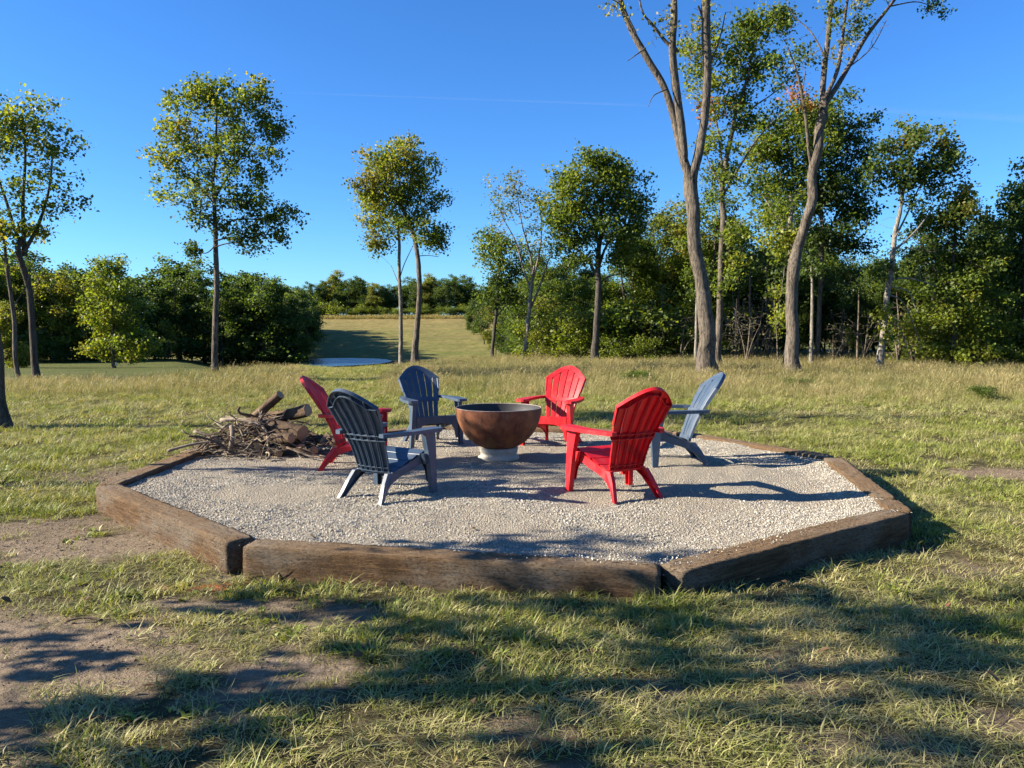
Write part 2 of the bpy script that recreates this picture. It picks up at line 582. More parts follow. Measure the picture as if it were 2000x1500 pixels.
def shrink(poly, d):
    n = len(poly); out = []
    for i in range(n):
        p0, p1, p2 = poly[i - 1], poly[i], poly[(i + 1) % n]
        a = (p1 - p0) / np.linalg.norm(p1 - p0); b = (p2 - p1) / np.linalg.norm(p2 - p1)
        na, nb = np.array([-a[1], a[0]]), np.array([-b[1], b[0]])
        m = na + nb; m /= np.linalg.norm(m)
        out.append(p1 + m * d / np.dot(m, na))
    return np.array(out)


def edge_dist(x, y, poly):
    d = np.full(np.shape(x), 1e9)
    n = len(poly)
    for i in range(n):
        p0, p1 = poly[i], poly[(i + 1) % n]
        e = p1 - p0; L = np.linalg.norm(e); e = e / L
        nrm = np.array([-e[1], e[0]])
        d = np.minimum(d, (x - p0[0]) * nrm[0] + (y - p0[1]) * nrm[1])
    return d


def bed_z(x, y):
    d = edge_dist(x, y, PIT) - 0.2
    right = sstep(0.8, 2.6, x) * (1 - sstep(9.0, 10.0, y))
    z = 0.160 + (vnoise(x, y, 1.1, 41, 3) - 0.5) * 0.040 + (vnoise(x, y, 0.30, 43, 2) - 0.5) * 0.026 + (vnoise(x, y, 0.12, 42, 3) - 0.5) * 0.020
    z = z + right * 0.022 * sstep(0.45, 0.0, d)
    z = z + 0.012 * sstep(0.25, 0.0, d)
    z = z - 0.050 * np.exp(-((x - .93) ** 2 + (y - 4.4) ** 2) / 1.1 ** 2) - 0.01
    return z


IN = shrink(PIT, 0.15)
bx_ = np.arange(-3.7, 3.6, 0.045); by_ = np.arange(4.3, 11.1, 0.045)
BX, BY = np.meshgrid(bx_, by_)
ok = inside_poly(BX, BY, IN)
bi = -np.ones(BX.shape, dtype=int); bi[ok] = np.arange(ok.sum())
q = np.stack([bi[:-1, :-1], bi[:-1, 1:], bi[1:, 1:], bi[1:, :-1]], -1).reshape(-1, 4)
q = q[(q >= 0).all(1)]
bed = obj('gravel_bed', np_mesh('gravel_bed', np.stack([BX[ok], BY[ok], bed_z(BX[ok], BY[ok])], 1), q, True), M['bed'])
tag(bed, kind='structure')

TIE_W, TIE_H = 0.20, 0.205
tie_labels = ['orange-brown weathered timber at the left front of the ring, its outer face sunlit',
              'long grey-brown timber across the front of the gravel ring, nearest the camera',
              'timber at the right front of the gravel ring with its outer face in black shadow',
              'timber along the right side of the ring with pale gravel spilled over its top',
              'timber at the right rear of the gravel ring behind the light blue chair',
              'timber across the back of the gravel ring behind the bowl and rear red chair',
              'timber at the left rear of the gravel ring, mostly hidden behind the wood pile',
              'dark brown timber on the left side of the ring leading up to the stick heap']
tie_runs = [(PIT[i], PIT[(i + 1) % 8], 0.075, 0.075, tie_labels[i]) for i in range(8)]
_d, _e = PIT[3], PIT[4]
_u = (_e - _d) / np.linalg.norm(_e - _d)
tie_runs[3] = (_d + _u * 0.50, _e, 0.0, 0.075, tie_labels[3])
tie_runs.append((_d, _d + _u * 0.44, 0.075, 0.0, 'short sawn-off block of timber ending the right side of the ring, beyond a dark gap'))
for i, (p0, p1, cut0, cut1, tlab) in enumerate(tie_runs):
    e = p1 - p0; L = float(np.linalg.norm(e)); ang = math.atan2(e[1], e[0])
    e1 = e / L
    p0, p1 = p0 + e1 * cut0, p1 - e1 * cut1
    L2 = L - cut0 - cut1
    nl, nw, nh = max(12, int(L2 / 0.03)), 8, 8
    # closed tube of rounded-square sections, chipped and worn
    per = []
    hw, hh = TIE_W / 2, TIE_H / 2 + 0.02
    for k in range(nw): per.append((-hw + 2 * hw * k / nw, -hh))
    for k in range(nh): per.append((hw, -hh + 2 * hh * k / nh))
    for k in range(nw): per.append((hw - 2 * hw * k / nw, hh))
    for k in range(nh): per.append((-hw, hh - 2 * hh * k / nh))
    per = np.array(per); npd = len(per)
    rc = 0.014
    inner = np.clip(per, [-hw + rc, -hh + rc], [hw - rc, hh - rc])
    dv = per - inner; dl = np.linalg.norm(dv, axis=1, keepdims=True)
    per = np.where(dl > rc, inner + dv / np.maximum(dl, 1e-9) * rc, per)
    xs = np.linspace(-L2 / 2, L2 / 2, nl + 1)
    V = []
    for xx in xs:
        s = xx + 10 * i
        th = np.arctan2(per[:, 1], per[:, 0]) + 7
        nz = (vnoise(np.full(npd, s), th * 0.5 + i * 9, 0.22, 51, 4) - 0.5)
        nf = (vnoise(np.full(npd, s) * 2.2, th * 1.6 + i * 9, 0.12, 52, 3) - 0.5)
        endk = 1 - 0.07 * sstep(0.06, 0.0, L2 / 2 - abs(xx))
        nq = (vnoise(np.full(npd, s) * 3.0, th * 3.2 + i * 9, 0.10, 54, 2) - 0.5)
        sc = (1 + nz * 0.08 + nf * 0.10 + np.minimum(nq + .12, 0) * 0.16) * endk
        sag = (vnoise(np.array([s]), np.array([3.0 + i]), 1.3, 53, 2)[0] - 0.5) * 0.02
        V.append(np.stack([np.full(npd, xx) + nf * 0.012, per[:, 0] * sc, per[:, 1] * sc + sag], 1))
    V = np.vstack(V)
    ii = np.arange((nl + 1) * npd).reshape(nl + 1, npd)
    Q = np.stack([ii[:-1], np.roll(ii[:-1], -1, 1), np.roll(ii[1:], -1, 1), ii[1:]], -1).reshape(-1, 4)
    c0, c1 = len(V), len(V) + 1
    V = np.vstack([V, [[xs[0] - .004, 0, 0], [xs[-1] + .004, 0, 0]]])
    T = np.array([(c0, ii[0, (k + 1) % npd], ii[0, k]) for k in range(npd)] + [(c1, ii[-1, k], ii[-1, (k + 1) % npd]) for k in range(npd)])
    me = np_mesh('railway_tie', V, [Q, T], True)
    nrm = np.array([-e[1], e[0]]) / L
    c = (p0 + p1) / 2 + nrm * (TIE_W / 2)
    sink = {1: (-.028, .056 / L2), 2: (-.028, -.056 / L2)}.get(i, (0, 0))     # the near right corner has settled
    o = obj('timber_edging', me, M['tie'], None, (c[0], c[1], 0.088 + sink[0]), (0, sink[1], ang))
    tag(o, tlab, 'timber', 'timbers edging the gravel ring')


# ------------------------------------------------------------------ scatter by geometry nodes
def scatter(name, P, rotz, tilt, scale, variant, protos, kind_label=None):
    """one object: points carrying instances of a few small meshes"""
    coll = bpy.data.collections.new(name + '_pieces')
    for p in protos: coll.objects.link(p)
    rot = np.stack([tilt[:, 0], tilt[:, 1], rotz], 1)
    me = np_mesh(name, P, [np.zeros((0, 3), np.int32)], attrs=dict(rot=rot, sc=scale, var=variant.astype(np.int32)))
    o = bpy.data.objects.new(name, me)
    link(o)
    g = bpy.data.node_groups.new(name, 'GeometryNodeTree')
    g.interface.new_socket(name='Geometry', in_out='INPUT', socket_type='NodeSocketGeometry')
    g.interface.new_socket(name='Geometry', in_out='OUTPUT', socket_type='NodeSocketGeometry')
    n, l = g.nodes, g.links
    gi, go = n.new('NodeGroupInput'), n.new('NodeGroupOutput')
    ci = n.new('GeometryNodeCollectionInfo')
    ci.inputs['Collection'].default_value = coll
    ci.inputs['Separate Children'].default_value = True
    ci.inputs['Reset Children'].default_value = True
    ip = n.new('GeometryNodeInstanceOnPoints')
    ip.inputs['Pick Instance'].default_value = True

    def na(nm, dt):
        a = n.new('GeometryNodeInputNamedAttribute'); a.data_type = dt
        a.inputs['Name'].default_value = nm
        return [s for s in a.outputs if s.enabled and s.name == 'Attribute'][0]
    l.new(gi.outputs[0], ip.inputs['Points'])
    l.new(ci.outputs[0], ip.inputs['Instance'])
    l.new(na('var', 'INT'), ip.inputs['Instance Index'])
    l.new(na('rot', 'FLOAT_VECTOR'), ip.inputs['Rotation'])
    l.new(na('sc', 'FLOAT'), ip.inputs['Scale'])
    l.new(ip.outputs[0], go.inputs[0])
    md = o.modifiers.new('scatter', 'NODES')
    md.node_group = g
    tag(o, kind='stuff')
    if kind_label: o['label'] = kind_label
    return o


def blades(n, rad, h0, h1, w, lean, dryp, seed, seeds=0.0, flat=0.0):
    """n curved blades; each: 3 cross sections + tip"""
    r = np.random.default_rng(seed)
    V, Q, T, dry, tone = [], [], [], [], []
    for k in range(n):
        a = r.random() * 2 * pi; d = rad * math.sqrt(r.random())
        bx, by = d * cos(a), d * sin(a)
        da = r.random() * 2 * pi if r.random() < 0.4 else a + r.normal() * 0.7
        h = h0 + (h1 - h0) * r.random() ** 1.3
        dr = r.random() ** dryp
        ln = lean * (0.35 + r.random())
        if r.random() < flat:
            ln *= 2.6; h *= 0.55; dr = 0.6 + 0.4 * r.random()
        ww = w * (0.7 + 0.6 * r.random())
        px, py = -sin(da), cos(da)
        tn = r.random()
        base = len(V)
        has = r.random() < seeds
        ts = [0, 0.4, 0.75, 1.0] if not has else [0, 0.5, 0.78, 0.86, 0.94, 1.0]
        ws = [1, 0.9, 0.6, 0.0] if not has else [0.6, 0.45, 0.4, 1.9, 1.7, 0.0]
        for tt, wk in zip(ts, ws):
            out = ln * h * tt ** 2
            z = h * (tt - 0.28 * min(ln, 1.6) * tt ** 2)
            cx, cy = bx + cos(da) * out, by + sin(da) * out
            if wk > 0:
                V.append((cx + px * ww * wk / 2, cy + py * ww * wk / 2, z)); V.append((cx - px * ww * wk / 2, cy - py * ww * wk / 2, z))
                dry += [max(dr, 0.8 if has and tt > .7 else 0)] * 2; tone += [tn] * 2
            else:
                V.append((cx, cy, z)); dry.append(max(dr, 0.8 if has else 0)); tone.append(tn)
        m = len(ts) - 1
        for s in range(m - 1):
            b = base + 2 * s
            Q.append((b, b + 1, b + 3, b + 2))
        b = base + 2 * (m - 1)
        T.append((b, b + 1, b + 2))
    return np_mesh('grass_tuft', V, [np.array(Q), np.array(T)], False, attrs=dict(dry=np.array(dry), tone=np.array(tone)))


def protos(meshes, mat, nm):
    out = []
    for me in meshes:
        me.materials.append(mat)
        out.append(bpy.data.objects.new(nm, me))
    return out


def frustum_points(y0, y1, dens, margin=1.0, wide=0.72):
    """random points of the ground the camera sees (with room to step aside); dens per square metre"""
    area = (wide * (y1 ** 2 - y0 ** 2)) + 2 * margin * (y1 - y0)
    n = int(area * dens)
    y = np.sqrt(rng.random(n * 2) * (y1 ** 2 - y0 ** 2) + y0 ** 2)
    x = (rng.random(n * 2) * 2 - 1) * (wide * y1 + margin)
    k = np.abs(x) < wide * y + margin
    x, y = x[k][:n], y[k][:n]
    return x, y


# stones of the gravel bed
stone_meshes = []
for s in range(6):
    bm = bmesh.new()
    r = np.random.default_rng(100 + s)
    pts = r.normal(size=(13, 3)); pts /= np.linalg.norm(pts, axis=1, keepdims=True)
    pts *= (0.75 + 0.5 * r.random((13, 1))) * np.array([1.0, 0.8, 0.62])
    for p in pts: bm.verts.new(p)
    res = bmesh.ops.convex_hull(bm, input=bm.verts)
    bmesh.ops.delete(bm, geom=[v for v in bm.verts if not v.link_faces], context='VERTS')
    stone_meshes.append(bm_mesh('gravel_stone', bm))
n = 300000
sx = rng.random(n) * 7.2 - 3.65; sy = 4.4 + rng.random(n) * 6.6
keep = inside_poly(sx, sy, IN)
big = vnoise(sx, sy, 0.9, 61, 3)
ed = edge_dist(sx, sy, PIT) - 0.2
pk = sstep(0.36, 0.64, big + 0.22 * sstep(0.6, 0, ed)) * 0.85 + 0.14
pk = pk * np.interp(sy, [4.4, 7, 11], [1.0, 0.85, 0.6])
keep &= rng.random(n) < pk
sx, sy = sx[keep], sy[keep]
ssz = (0.0030 + 0.0064 * rng.random(len(sx)) ** 2.6) * (0.8 + 0.5 * vnoise(sx, sy, 0.9, 61, 3))
szz = bed_z(sx, sy) + ssz * 0.25
# strays on the right hand timbers and just outside
ex = []
for k in range(900):
    i = random.choice([2, 3, 3, 3, 4, 1])
    t = random.random(); p = PIT[i] * (1 - t) + PIT[(i + 1) % 8] * t
    e = PIT[(i + 1) % 8] - PIT[i]; nrm = np.array([-e[1], e[0]]) / np.linalg.norm(e)
    d = 0.19 - abs(random.gauss(0, 0.06))
    if d < 0.02: continue
    ex.append((*(p + nrm * d), 0.196 if i == 3 else 0.185, 0.004 + 0.006 * random.random()))
ex = np.array(ex)
P = np.vstack([np.stack([sx, sy, szz], 1), ex[:, :3]])
SZ = np.concatenate([ssz, ex[:, 3]])
N = len(P)
st = scatter('gravel_stones', P, rng.random(N) * 6.28, rng.normal(size=(N, 2)) * 0.5, SZ, rng.integers(0, 6, N), protos(stone_meshes, M['stone'], 'gravel_stone'),
             'loose pale crushed limestone spread inside the timber ring')

# lawn
def open_lawn(x, y, pad=0.0):
    return ~inside_poly(x, y, shrink(PIT, -pad))


lawn_meshes = [blades(34, 0.075, 0.020, 0.064, 0.0044, 1.2, 1.0, 200 + k, 0.0, 0.32) for k in range(5)] + \
              [blades(26, 0.055, 0.040, 0.098, 0.0048, 0.95, 1.7, 210 + k, 0.0, 0.15) for k in range(3)] + \
              [blades(30, 0.080, 0.018, 0.070, 0.0042, 1.7, 0.45, 220 + k, 0.0, 0.5) for k in range(3)]
lawn_meshes += [blades(16, 0.05, 0.018, 0.045, 0.016, 1.3, 3.0, 230 + k, 0.0, 0.1) for k in range(2)]
xs_, ys_, sc_ = [], [], []
for y0, y1, dn, s in [(1.9, 4.3, 420, 0.82), (4.3, 7.5, 300, 0.9), (7.5, 12.5, 170, 1.1), (12.5, 21, 75, 1.5)]:
    x, y = frustum_points(y0, y1, dn, 0.9)
    xs_.append(x); ys_.append(y); sc_.append(np.full(len(x), s))
for y0, y1, dn, s in [(20, 37, 80, 1.9)]:
    x, y = frustum_points(y0, y1, dn, 0.5, 0.30)
    k = path_mask(x, y) > 0.4
    xs_.append(x[k]); ys_.append(y[k]); sc_.append(np.full(k.sum(), s))
x, y, s = map(np.concatenate, (xs_, ys_, sc_))
dm = dirt_mask(x, y)
clump = vnoise(x, y, 0.35, 71, 3)
keep = open_lawn(x, y, 0.0) & (rng.random(len(x)) < (1 - 0.985 * sstep(0.25, 0.75, dm))) & (rng.random(len(x)) < 0.45 + 0.9 * sstep(0.3, 0.6, clump))
x, y, s, dm, clump = x[keep], y[keep], s[keep], dm[keep], clump[keep]
var = np.where(rng.random(len(x)) < 0.35 * sstep(0.48, 0.62, vnoise(x, y, 0.55, 72, 3)) * 2, rng.integers(5, 8, len(x)), rng.integers(0, 5, len(x)))
dryz = (rng.random(len(x)) < sstep(0.44, 0.60, vnoise(x, y, 0.8, 73, 3)) * 0.8 + .18 * sstep(5, 4, y) + sstep(0.05, 0.4, dm) * 0.4)
var = np.where(dryz, rng.integers(8, 11, len(x)), var)
var = np.where((rng.random(len(x)) < .30 * sstep(.55, .70, vnoise(x, y, .45, 78, 2))) & ~dryz, rng.integers(11, 13, len(x)), var)
s = s * (0.6 + 0.8 * rng.random(len(x))) * (0.8 + 0.5 * clump)
lawn = scatter('lawn_grass', np.stack([x, y, height(x, y) - 0.004], 1), rng.random(len(x)) * 6.28, rng.normal(size=(len(x), 2)) * 0.12, s, var,
               protos(lawn_meshes, M['lawn'], 'lawn_tuft'), 'patchy green and straw coloured mown grass around the ring')

# crumbs of soil and small stones on the bare patches
x, y = frustum_points(2.0, 9.0, 1500, 0.9)
k = open_lawn(x, y) & (rng.random(len(x)) < sstep(.3, .8, dirt_mask(x, y)) * (.25 + .75 * sstep(.4, .7, vnoise(x, y, .3, 77, 3))))
x, y = x[k], y[k]
cm = []
for me in stone_meshes[:4]:
    m2 = me.copy(); m2.materials.clear(); cm.append(m2)
M['clod'] = mat_simple('soil_crumb', (0.10, 0.068, 0.045), (0.27, 0.20, 0.14), 3, .95, .4, .1)
clods = scatter('soil_crumbs', np.stack([x, y, height(x, y) + .001], 1), rng.random(len(x)) * 6.28, rng.normal(size=(len(x), 2)) * .5, .002 + .010 * rng.random(len(x)) ** 4, rng.integers(0, 4, len(x)),
                protos(cm, M['clod'], 'soil_crumb'), 'crumbs of soil and small stones on the bare patches')

# tall meadow
mead = [blades(34, 0.16, 0.16, 0.42, 0.0055, 0.75, 1.0, 300 + k, 0.30, 0.1) for k in range(4)] + \
       [blades(30, 0.15, 0.14, 0.34, 0.0065, 1.0, 2.2, 310 + k, 0.03, 0.1) for k in range(2)] + \
       [blades(26, 0.16, 0.22, 0.50, 0.0050, 0.6, 0.5, 320 + k, 0.55, 0.05) for k in range(3)]
xs_, ys_ = [], []
for y0, y1, dn in [(14, 24, 34), (24, 34, 26), (34, 47, 18)]:
    x, y = frustum_points(y0, y1, dn, 2.0, 0.74)
    xs_.append(x); ys_.append(y)
x, y = np.concatenate(xs_), np.concatenate(ys_)
a = x / y
ym = 16.2 + 1.6 * (vnoise(x, y, 3.5, 81, 2) - 0.5) - 1.2 * sstep(0.1, 0.5, a)
tall = sstep(0.0, 3.5, y - ym)
pm = path_mask(x, y)
yc = crest(a)
keep = (tall > 0.02) & (y < yc + 2.5) & (rng.random(len(x)) > pm * 0.93)
x, y, tall, pm = x[keep], y[keep], tall[keep], pm[keep]
s = .88 * (0.34 + 0.66 * tall) * (0.5 + 0.8 * rng.random(len(x)) ** 1.5 + .35 * (vnoise(x, y, 2.5, 84, 2) - .4)) * (1 - 0.55 * pm)
s = s * (1 - .38 * sstep(-.42, -.5, x / y) * sstep(19, 22, y))
a = x / y
s = s * (1 - 0.42 * sstep(0.0, -0.12, a) * sstep(26, 33, y) * sstep(-0.38, -0.26, a))
gr = vnoise(x, y, 2.2, 82, 3)
u = rng.random(len(x))
pdry = sstep(0.46, 0.68, gr + 0.09 * sstep(20, 27, y))
var = np.where(u < pdry * 0.8, rng.integers(6, 9, len(x)), np.where(rng.random(len(x)) < 0.5, rng.integers(4, 6, len(x)), rng.integers(0, 4, len(x))))
meadow = scatter('meadow_grass', np.stack([x, y, height(x, y) - 0.01], 1), rng.random(len(x)) * 6.28, rng.normal(size=(len(x), 2)) * 0.10, s, var,
                 protos(mead, M['meadow'], 'meadow_tuft'), 'tall straw coloured meadow grass with seed heads beyond the lawn')

# goldenrod along the top of the far field
gm = [blades(40, 0.8, 0.6, 1.5, 0.09, 0.35, 0.6, 330 + k, 0.5) for k in range(3)]
n = 3600
x = rng.random(n) * 190 - 110; y = 222 + rng.random(n) * 14
gold = scatter('goldenrod_band', np.stack([x, y, height(x, y)], 1), rng.random(n) * 6.28, np.zeros((n, 2)), 0.35 + 0.45 * rng.random(n), rng.integers(0, 3, n),
               protos(gm, M['golden'], 'goldenrod_clump'), 'band of yellow weeds along the top of the far field')

# fallen leaves
V, Fq, C = [], [], []
for k in range(190):
    y = 2.2 + 9.0 * random.random() ** 1.4; x = (random.random() * 2 - 1) * (0.72 * y + 0.5)
    ins = bool(inside_poly(np.array([x]), np.array([y]), PIT)[0])
    if ins and random.random() < 0.75: continue
    z = (float(bed_z(np.array([x]), np.array([y]))[0]) + 0.012) if ins else gz(x, y) + 0.02 + 0.02 * random.random()
    s = 0.013 + 0.018 * random.random(); a = random.random() * 6.28
    b = len(V)
    tx, ty = random.gauss(0, .35), random.gauss(0, .35)
    for (u, v, w) in [(-1, 0, 0), (-.2, .5, .25), (.5, .35, .15), (1.1, 0, -.05), (.5, -.35, .2), (-.2, -.5, .3)]:
        X, Y = u * cos(a) - v * sin(a), u * sin(a) + v * cos(a)
        V.append((x + X * s, y + Y * s, z + s * (w + X * tx + Y * ty)))
    Fq += [(b, b + 1, b + 2, b + 3), (b, b + 3, b + 4, b + 5)]
    c = random.choice([(0.16, 0.10, 0.05), (0.22, 0.15, 0.07), (0.11, 0.065, 0.035), (0.30, 0.24, 0.14), (0.28, 0.21, 0.06), (0.19, 0.085, 0.045)])
    C += [c] * 6
fl = obj('fallen_leaves', np_mesh('fallen_leaves', V, [np.array(Fq)], False, np.array(C)), M['litter'])
tag(fl, 'dry brown and yellow leaves scattered over the grass', kind='stuff')

# ------------------------------------------------------------------ moulded resin garden chairs
def bevel(bm, off=0.0022, ang=32):
    es = [e for e in bm.edges if len(e.link_faces) == 2 and e.calc_face_angle(0) > R(ang)]
    bmesh.ops.bevel(bm, geom=es, offset=off, segments=2, affect='EDGES', clamp_overlap=True, profile=0.5)


def channel(bm, P, Lv, Nv, hw, depth, t=0.005):
    """U-shaped moulded strip swept along P"""
    n = len(P)
    hw = np.full(n, hw) if np.isscalar(hw) else hw
    rows = []
    for i in range(n):
        w = hw[i]
        sec = [(-w, -depth), (-w, -.003), (-w + .003, 0), (w - .003, 0), (w, -.003), (w, -depth), (w - t, -depth), (w - t, -t), (-w + t, -t), (-w + t, -depth)]
        rows.append([bm.verts.new(tuple(P[i] + Lv[i] * a + Nv[i] * d)) for a, d in sec])
    m = len(rows[0])
    for i in range(n - 1):
        for j in range(m):
            bm.faces.new((rows[i][j], rows[i][(j + 1) % m], rows[i + 1][(j + 1) % m], rows[i + 1][j]))
    for r in (rows[0], rows[-1]):
        bm.faces.new((r[0], r[1], r[8], r[9])); bm.faces.new((r[1], r[2], r[3], r[4], r[7], r[8])); bm.faces.new((r[4], r[5], r[6], r[7]))


def tray(bm, outline, to3, depth, rim=0.006, hollow=True):
    """a panel with a turned-in rim: outline in 2-D, to3(u, v, d) places it"""
    area = sum(outline[i - 1][0] * outline[i][1] - outline[i][0] * outline[i - 1][1] for i in range(len(outline)))
    if area < 0: outline = outline[::-1]
    n = len(outline)
    pts = [Vector(p) for p in outline]
    ins = []
    for i in range(n):
        a = (pts[i] - pts[i - 1]).normalized(); b = (pts[(i + 1) % n] - pts[i]).normalized()
        na, nb = Vector((-a.y, a.x)), Vector((-b.y, b.x))
        m = (na + nb)
        m = m.normalized() if m.length > 1e-6 else na
        ins.append(pts[i] + m * rim / max(0.45, m.dot(na)))
    A = [bm.verts.new(to3(p.x, p.y, 0)) for p in pts]
    B = [bm.verts.new(to3(p.x, p.y, depth)) for p in pts]
    bm.faces.new(A)
    for i in range(n):
        j = (i + 1) % n
        bm.faces.new((A[i], A[j], B[j], B[i]))
    if hollow:
        Cc = [bm.verts.new(to3(p.x, p.y, depth)) for p in ins]
        D = [bm.verts.new(to3(p.x, p.y, rim)) for p in ins]
        for i in range(n):
            j = (i + 1) % n
            bm.faces.new((B[i], B[j], Cc[j], Cc[i])); bm.faces.new((Cc[i], Cc[j], D[j], D[i]))
        bm.faces.new(D)
    else:
        bm.faces.new(B)


_px = np.polyfit([0, .42, 1.0], [-.095, -.210, -.475], 2)
_pz = np.polyfit([0, .42, 1.0], [.235, .540, .955], 2)


def back_pt(u, s):
    """u: metres across, s: 0..1 up the back"""
    w = np.interp(s, [0, .3, .55, .8, 1], [.168, .192, .236, .268, .268])
    x = np.polyval(_px, s) + 0.045 * (u / w) ** 2 * (0.6 + 0.4 * s)
    return np.array([x, u, np.polyval(_pz, s)])


def back_w(s):
    return float(np.interp(s, [0, .3, .55, .8, 1], [.168, .192, .236, .268, .268]))


def back_frame(u, s, du, ds):
    """tangent along (du, ds), lateral and front normal"""
    e = 1e-3
    pu = (back_pt(u + e, s) - back_pt(u - e, s)) / (2 * e)
    ps = (back_pt(u, s + e) - back_pt(u, s - e)) / (2 * e)
    t = pu * du + ps * ds
    N = np.cross(pu, ps); N /= np.linalg.norm(N)
    if N[0] < 0: N = -N
    t /= np.linalg.norm(t)
    Lt = np.cross(N, t)
    return Lt, N


def s_top(q):
    return .785 + .215 * (cos(1.445 * q) - cos(1.445)) / (1 - cos(1.445))


def build_chair(mat, label):
    root = empty('garden_chair')
    tag(root, label, 'chair', 'plastic chairs round the fire bowl')
    # backrest: crown arch, mid band and lower band in one moulding
    bm = bmesh.new()
    out = []
    for s in np.linspace(.56, .765, 5): out.append(np.array([-back_w(s), s]))
    for q in np.linspace(-1, 1, 27): out.append(np.array([q * .268, s_top(q)]))
    for s in np.linspace(.765, .56, 5): out.append(np.array([back_w(s), s]))
    out = np.array(out)
    hwa = np.interp(np.arange(37), [0, 5, 7, 29, 31, 36], [.007, .013, .033, .033, .013, .007])
    met = out * np.array([1, .79])
    tn = np.gradient(met, axis=0); tn /= np.linalg.norm(tn, axis=1, keepdims=True)
    inn = np.stack([tn[:, 1], -tn[:, 0]], 1)
    hwc = 0.033
    cen = (met + inn * hwa[:, None]) * np.array([1, 1 / .79])
    P, Lv, Nv = [], [], []
    for (u, s), d in zip(cen, tn):
        Lt, N = back_frame(u, s, d[0], d[1] / .79)
        P.append(back_pt(u, s) + N * .003); Lv.append(Lt); Nv.append(N)
    channel(bm, P, Lv, Nv, hwa, .036, .005)
    bevel(bm, .0015)
    back = obj('backrest', bm_mesh('backrest', bm), mat, root)
    for s0, hb, dp_, ext in ((.42, .026, .034, 1.02), (.035, .022, .028, 1.0)):
        bm = bmesh.new()
        P, Lv, Nv = [], [], []
        for q in np.linspace(-1, 1, 11):
            u = q * back_w(s0) * ext
            Lt, N = back_frame(u, s0, 1, 0)
            P.append(back_pt(u, s0) + N * .003); Lv.append(Lt); Nv.append(N)
        channel(bm, P, Lv, Nv, hb, dp_, .006)
        bevel(bm, .0015)
        obj('back_band', bm_mesh('back_band', bm), mat, back)
    for k in range(6):
        bm = bmesh.new()
        qc = -1 + (k + .5) / 3
        s1 = .788 if k in (0, 5) else min(s_top(qc - 1 / 6), s_top(qc + 1 / 6)) - .04
        P, Lv, Nv, H = [], [], [], []
        for s in np.linspace(.02, s1, 18):
            w = back_w(s)
            u = qc * w
            e = 1e-3
            dq = (back_w(s + e) - back_w(s - e)) / (2 * e) * qc
            Lt, N = back_frame(u, s, dq, 1)
            P.append(back_pt(u, s)); Lv.append(Lt); Nv.append(N); H.append(w / 6 - .0045)
        channel(bm, P, Lv, Nv, np.array(H), .026, .004)
        bevel(bm, .0015)
        obj('back_slat', bm_mesh('back_slat', bm), mat, back)
    # seat of five slats that step down towards the back
    seat_prof = [(.335, .362), (.300, .382), (.21, .352), (.11, .312), (.01, .270), (-.09, .232)]
    bm = bmesh.new()
    # front apron with an arched lower edge
    ap = [(-.262, .372), (.262, .372), (.266, .20), (.272, .0 + .10), (.245, .10), (.225, .20), (.19, .262), (.10, .285), (-.10, .285), (-.19, .262), (-.225, .20), (-.245, .10), (-.272, .10), (-.266, .20)]
    tray(bm, ap, lambda u, v, d: (.338 - d + .0 * v, u, v), .030)
    # rails below the seat, left and right
    bevel(bm, .002)
    seat = obj('seat', bm_mesh('seat', bm), mat, root)
    for k in range(5):
        bm = bmesh.new()
        (xa, za), (xb, zb) = seat_prof[k], seat_prof[k + 1]
        wf = np.interp((xa + xb) / 2, [-.1, .33], [.185, .258])
        tdir = np.array([xa - xb, 0, za - zb]); ln = np.linalg.norm(tdir); tdir /= ln
        nrm = np.array([-tdir[2], 0, tdir[0]])
        P, Lv, Nv = [], [], []
        for yy in np.linspace(-wf, wf, 9):
            sagz = -.006 * (1 - (yy / wf) ** 2)
            P.append(np.array([(xa + xb) / 2, yy, (za + zb) / 2 + sagz])); Lv.append(tdir); Nv.append(nrm)
        channel(bm, P, Lv, Nv, ln / 2 - (.003 if k else .001), .016, .004)
        bevel(bm, .0015)
        obj('seat_slat', bm_mesh('seat_slat', bm), mat, seat)
    # legs
    rear = [(.332, .372), (.21, .338), (.08, .285), (-.085, .232), (-.140, .232), (-.200, .150), (-.250, .055), (-.285, .0), (-.230, .0), (-.200, .045),
            (-.140, .110), (-.07, .158), (.02, .192), (.13, .226), (.24, .272), (.325, .300)]
    front = [(.205, .548), (.352, .548), (.352, .44), (.348, .25), (.340, .10), (.338, .0), (.283, .0), (.272, .12), (.258, .27), (.242, .38), (.222, .47)]
    for sgn in (1, -1):
        bm = bmesh.new()
        def yr(x, z):
            y = np.interp(x, [-.3, -.15, .05, .33], [.235, .196, .215, .268])
            return y + .018 * max(0, (.2 - z)) / .2
        tray(bm, rear, lambda u, v, d: (u, sgn * (yr(u, v) - d), v), .034)
        bevel(bm, .002)
        obj('rear_leg', bm_mesh('rear_leg', bm), mat, root)
        bm = bmesh.new()
        tray(bm, front, lambda u, v, d: (u, sgn * (.312 + .028 * (1 - v / .55) - d), v), .046)
        # inner tie to the seat side
        tray(bm, [(.20, .36), (.335, .36), (.335, .27), (.24, .27)], lambda u, v, d: (u, sgn * (.268 + d), v), .030, hollow=False)
        bevel(bm, .002)
        obj('front_leg', bm_mesh('front_leg', bm), mat, root)
        bm = bmesh.new()
        arm = [(.395, .300), (.392, .345), (.372, .372), (.33, .384), (.20, .380), (.05, .362), (-.10, .330), (-.225, .290), (-.262, .262), (-.262, .215),
               (-.215, .222), (-.13, .250), (.0, .262), (.15, .258), (.30, .245), (.37, .250), (.388, .268)]
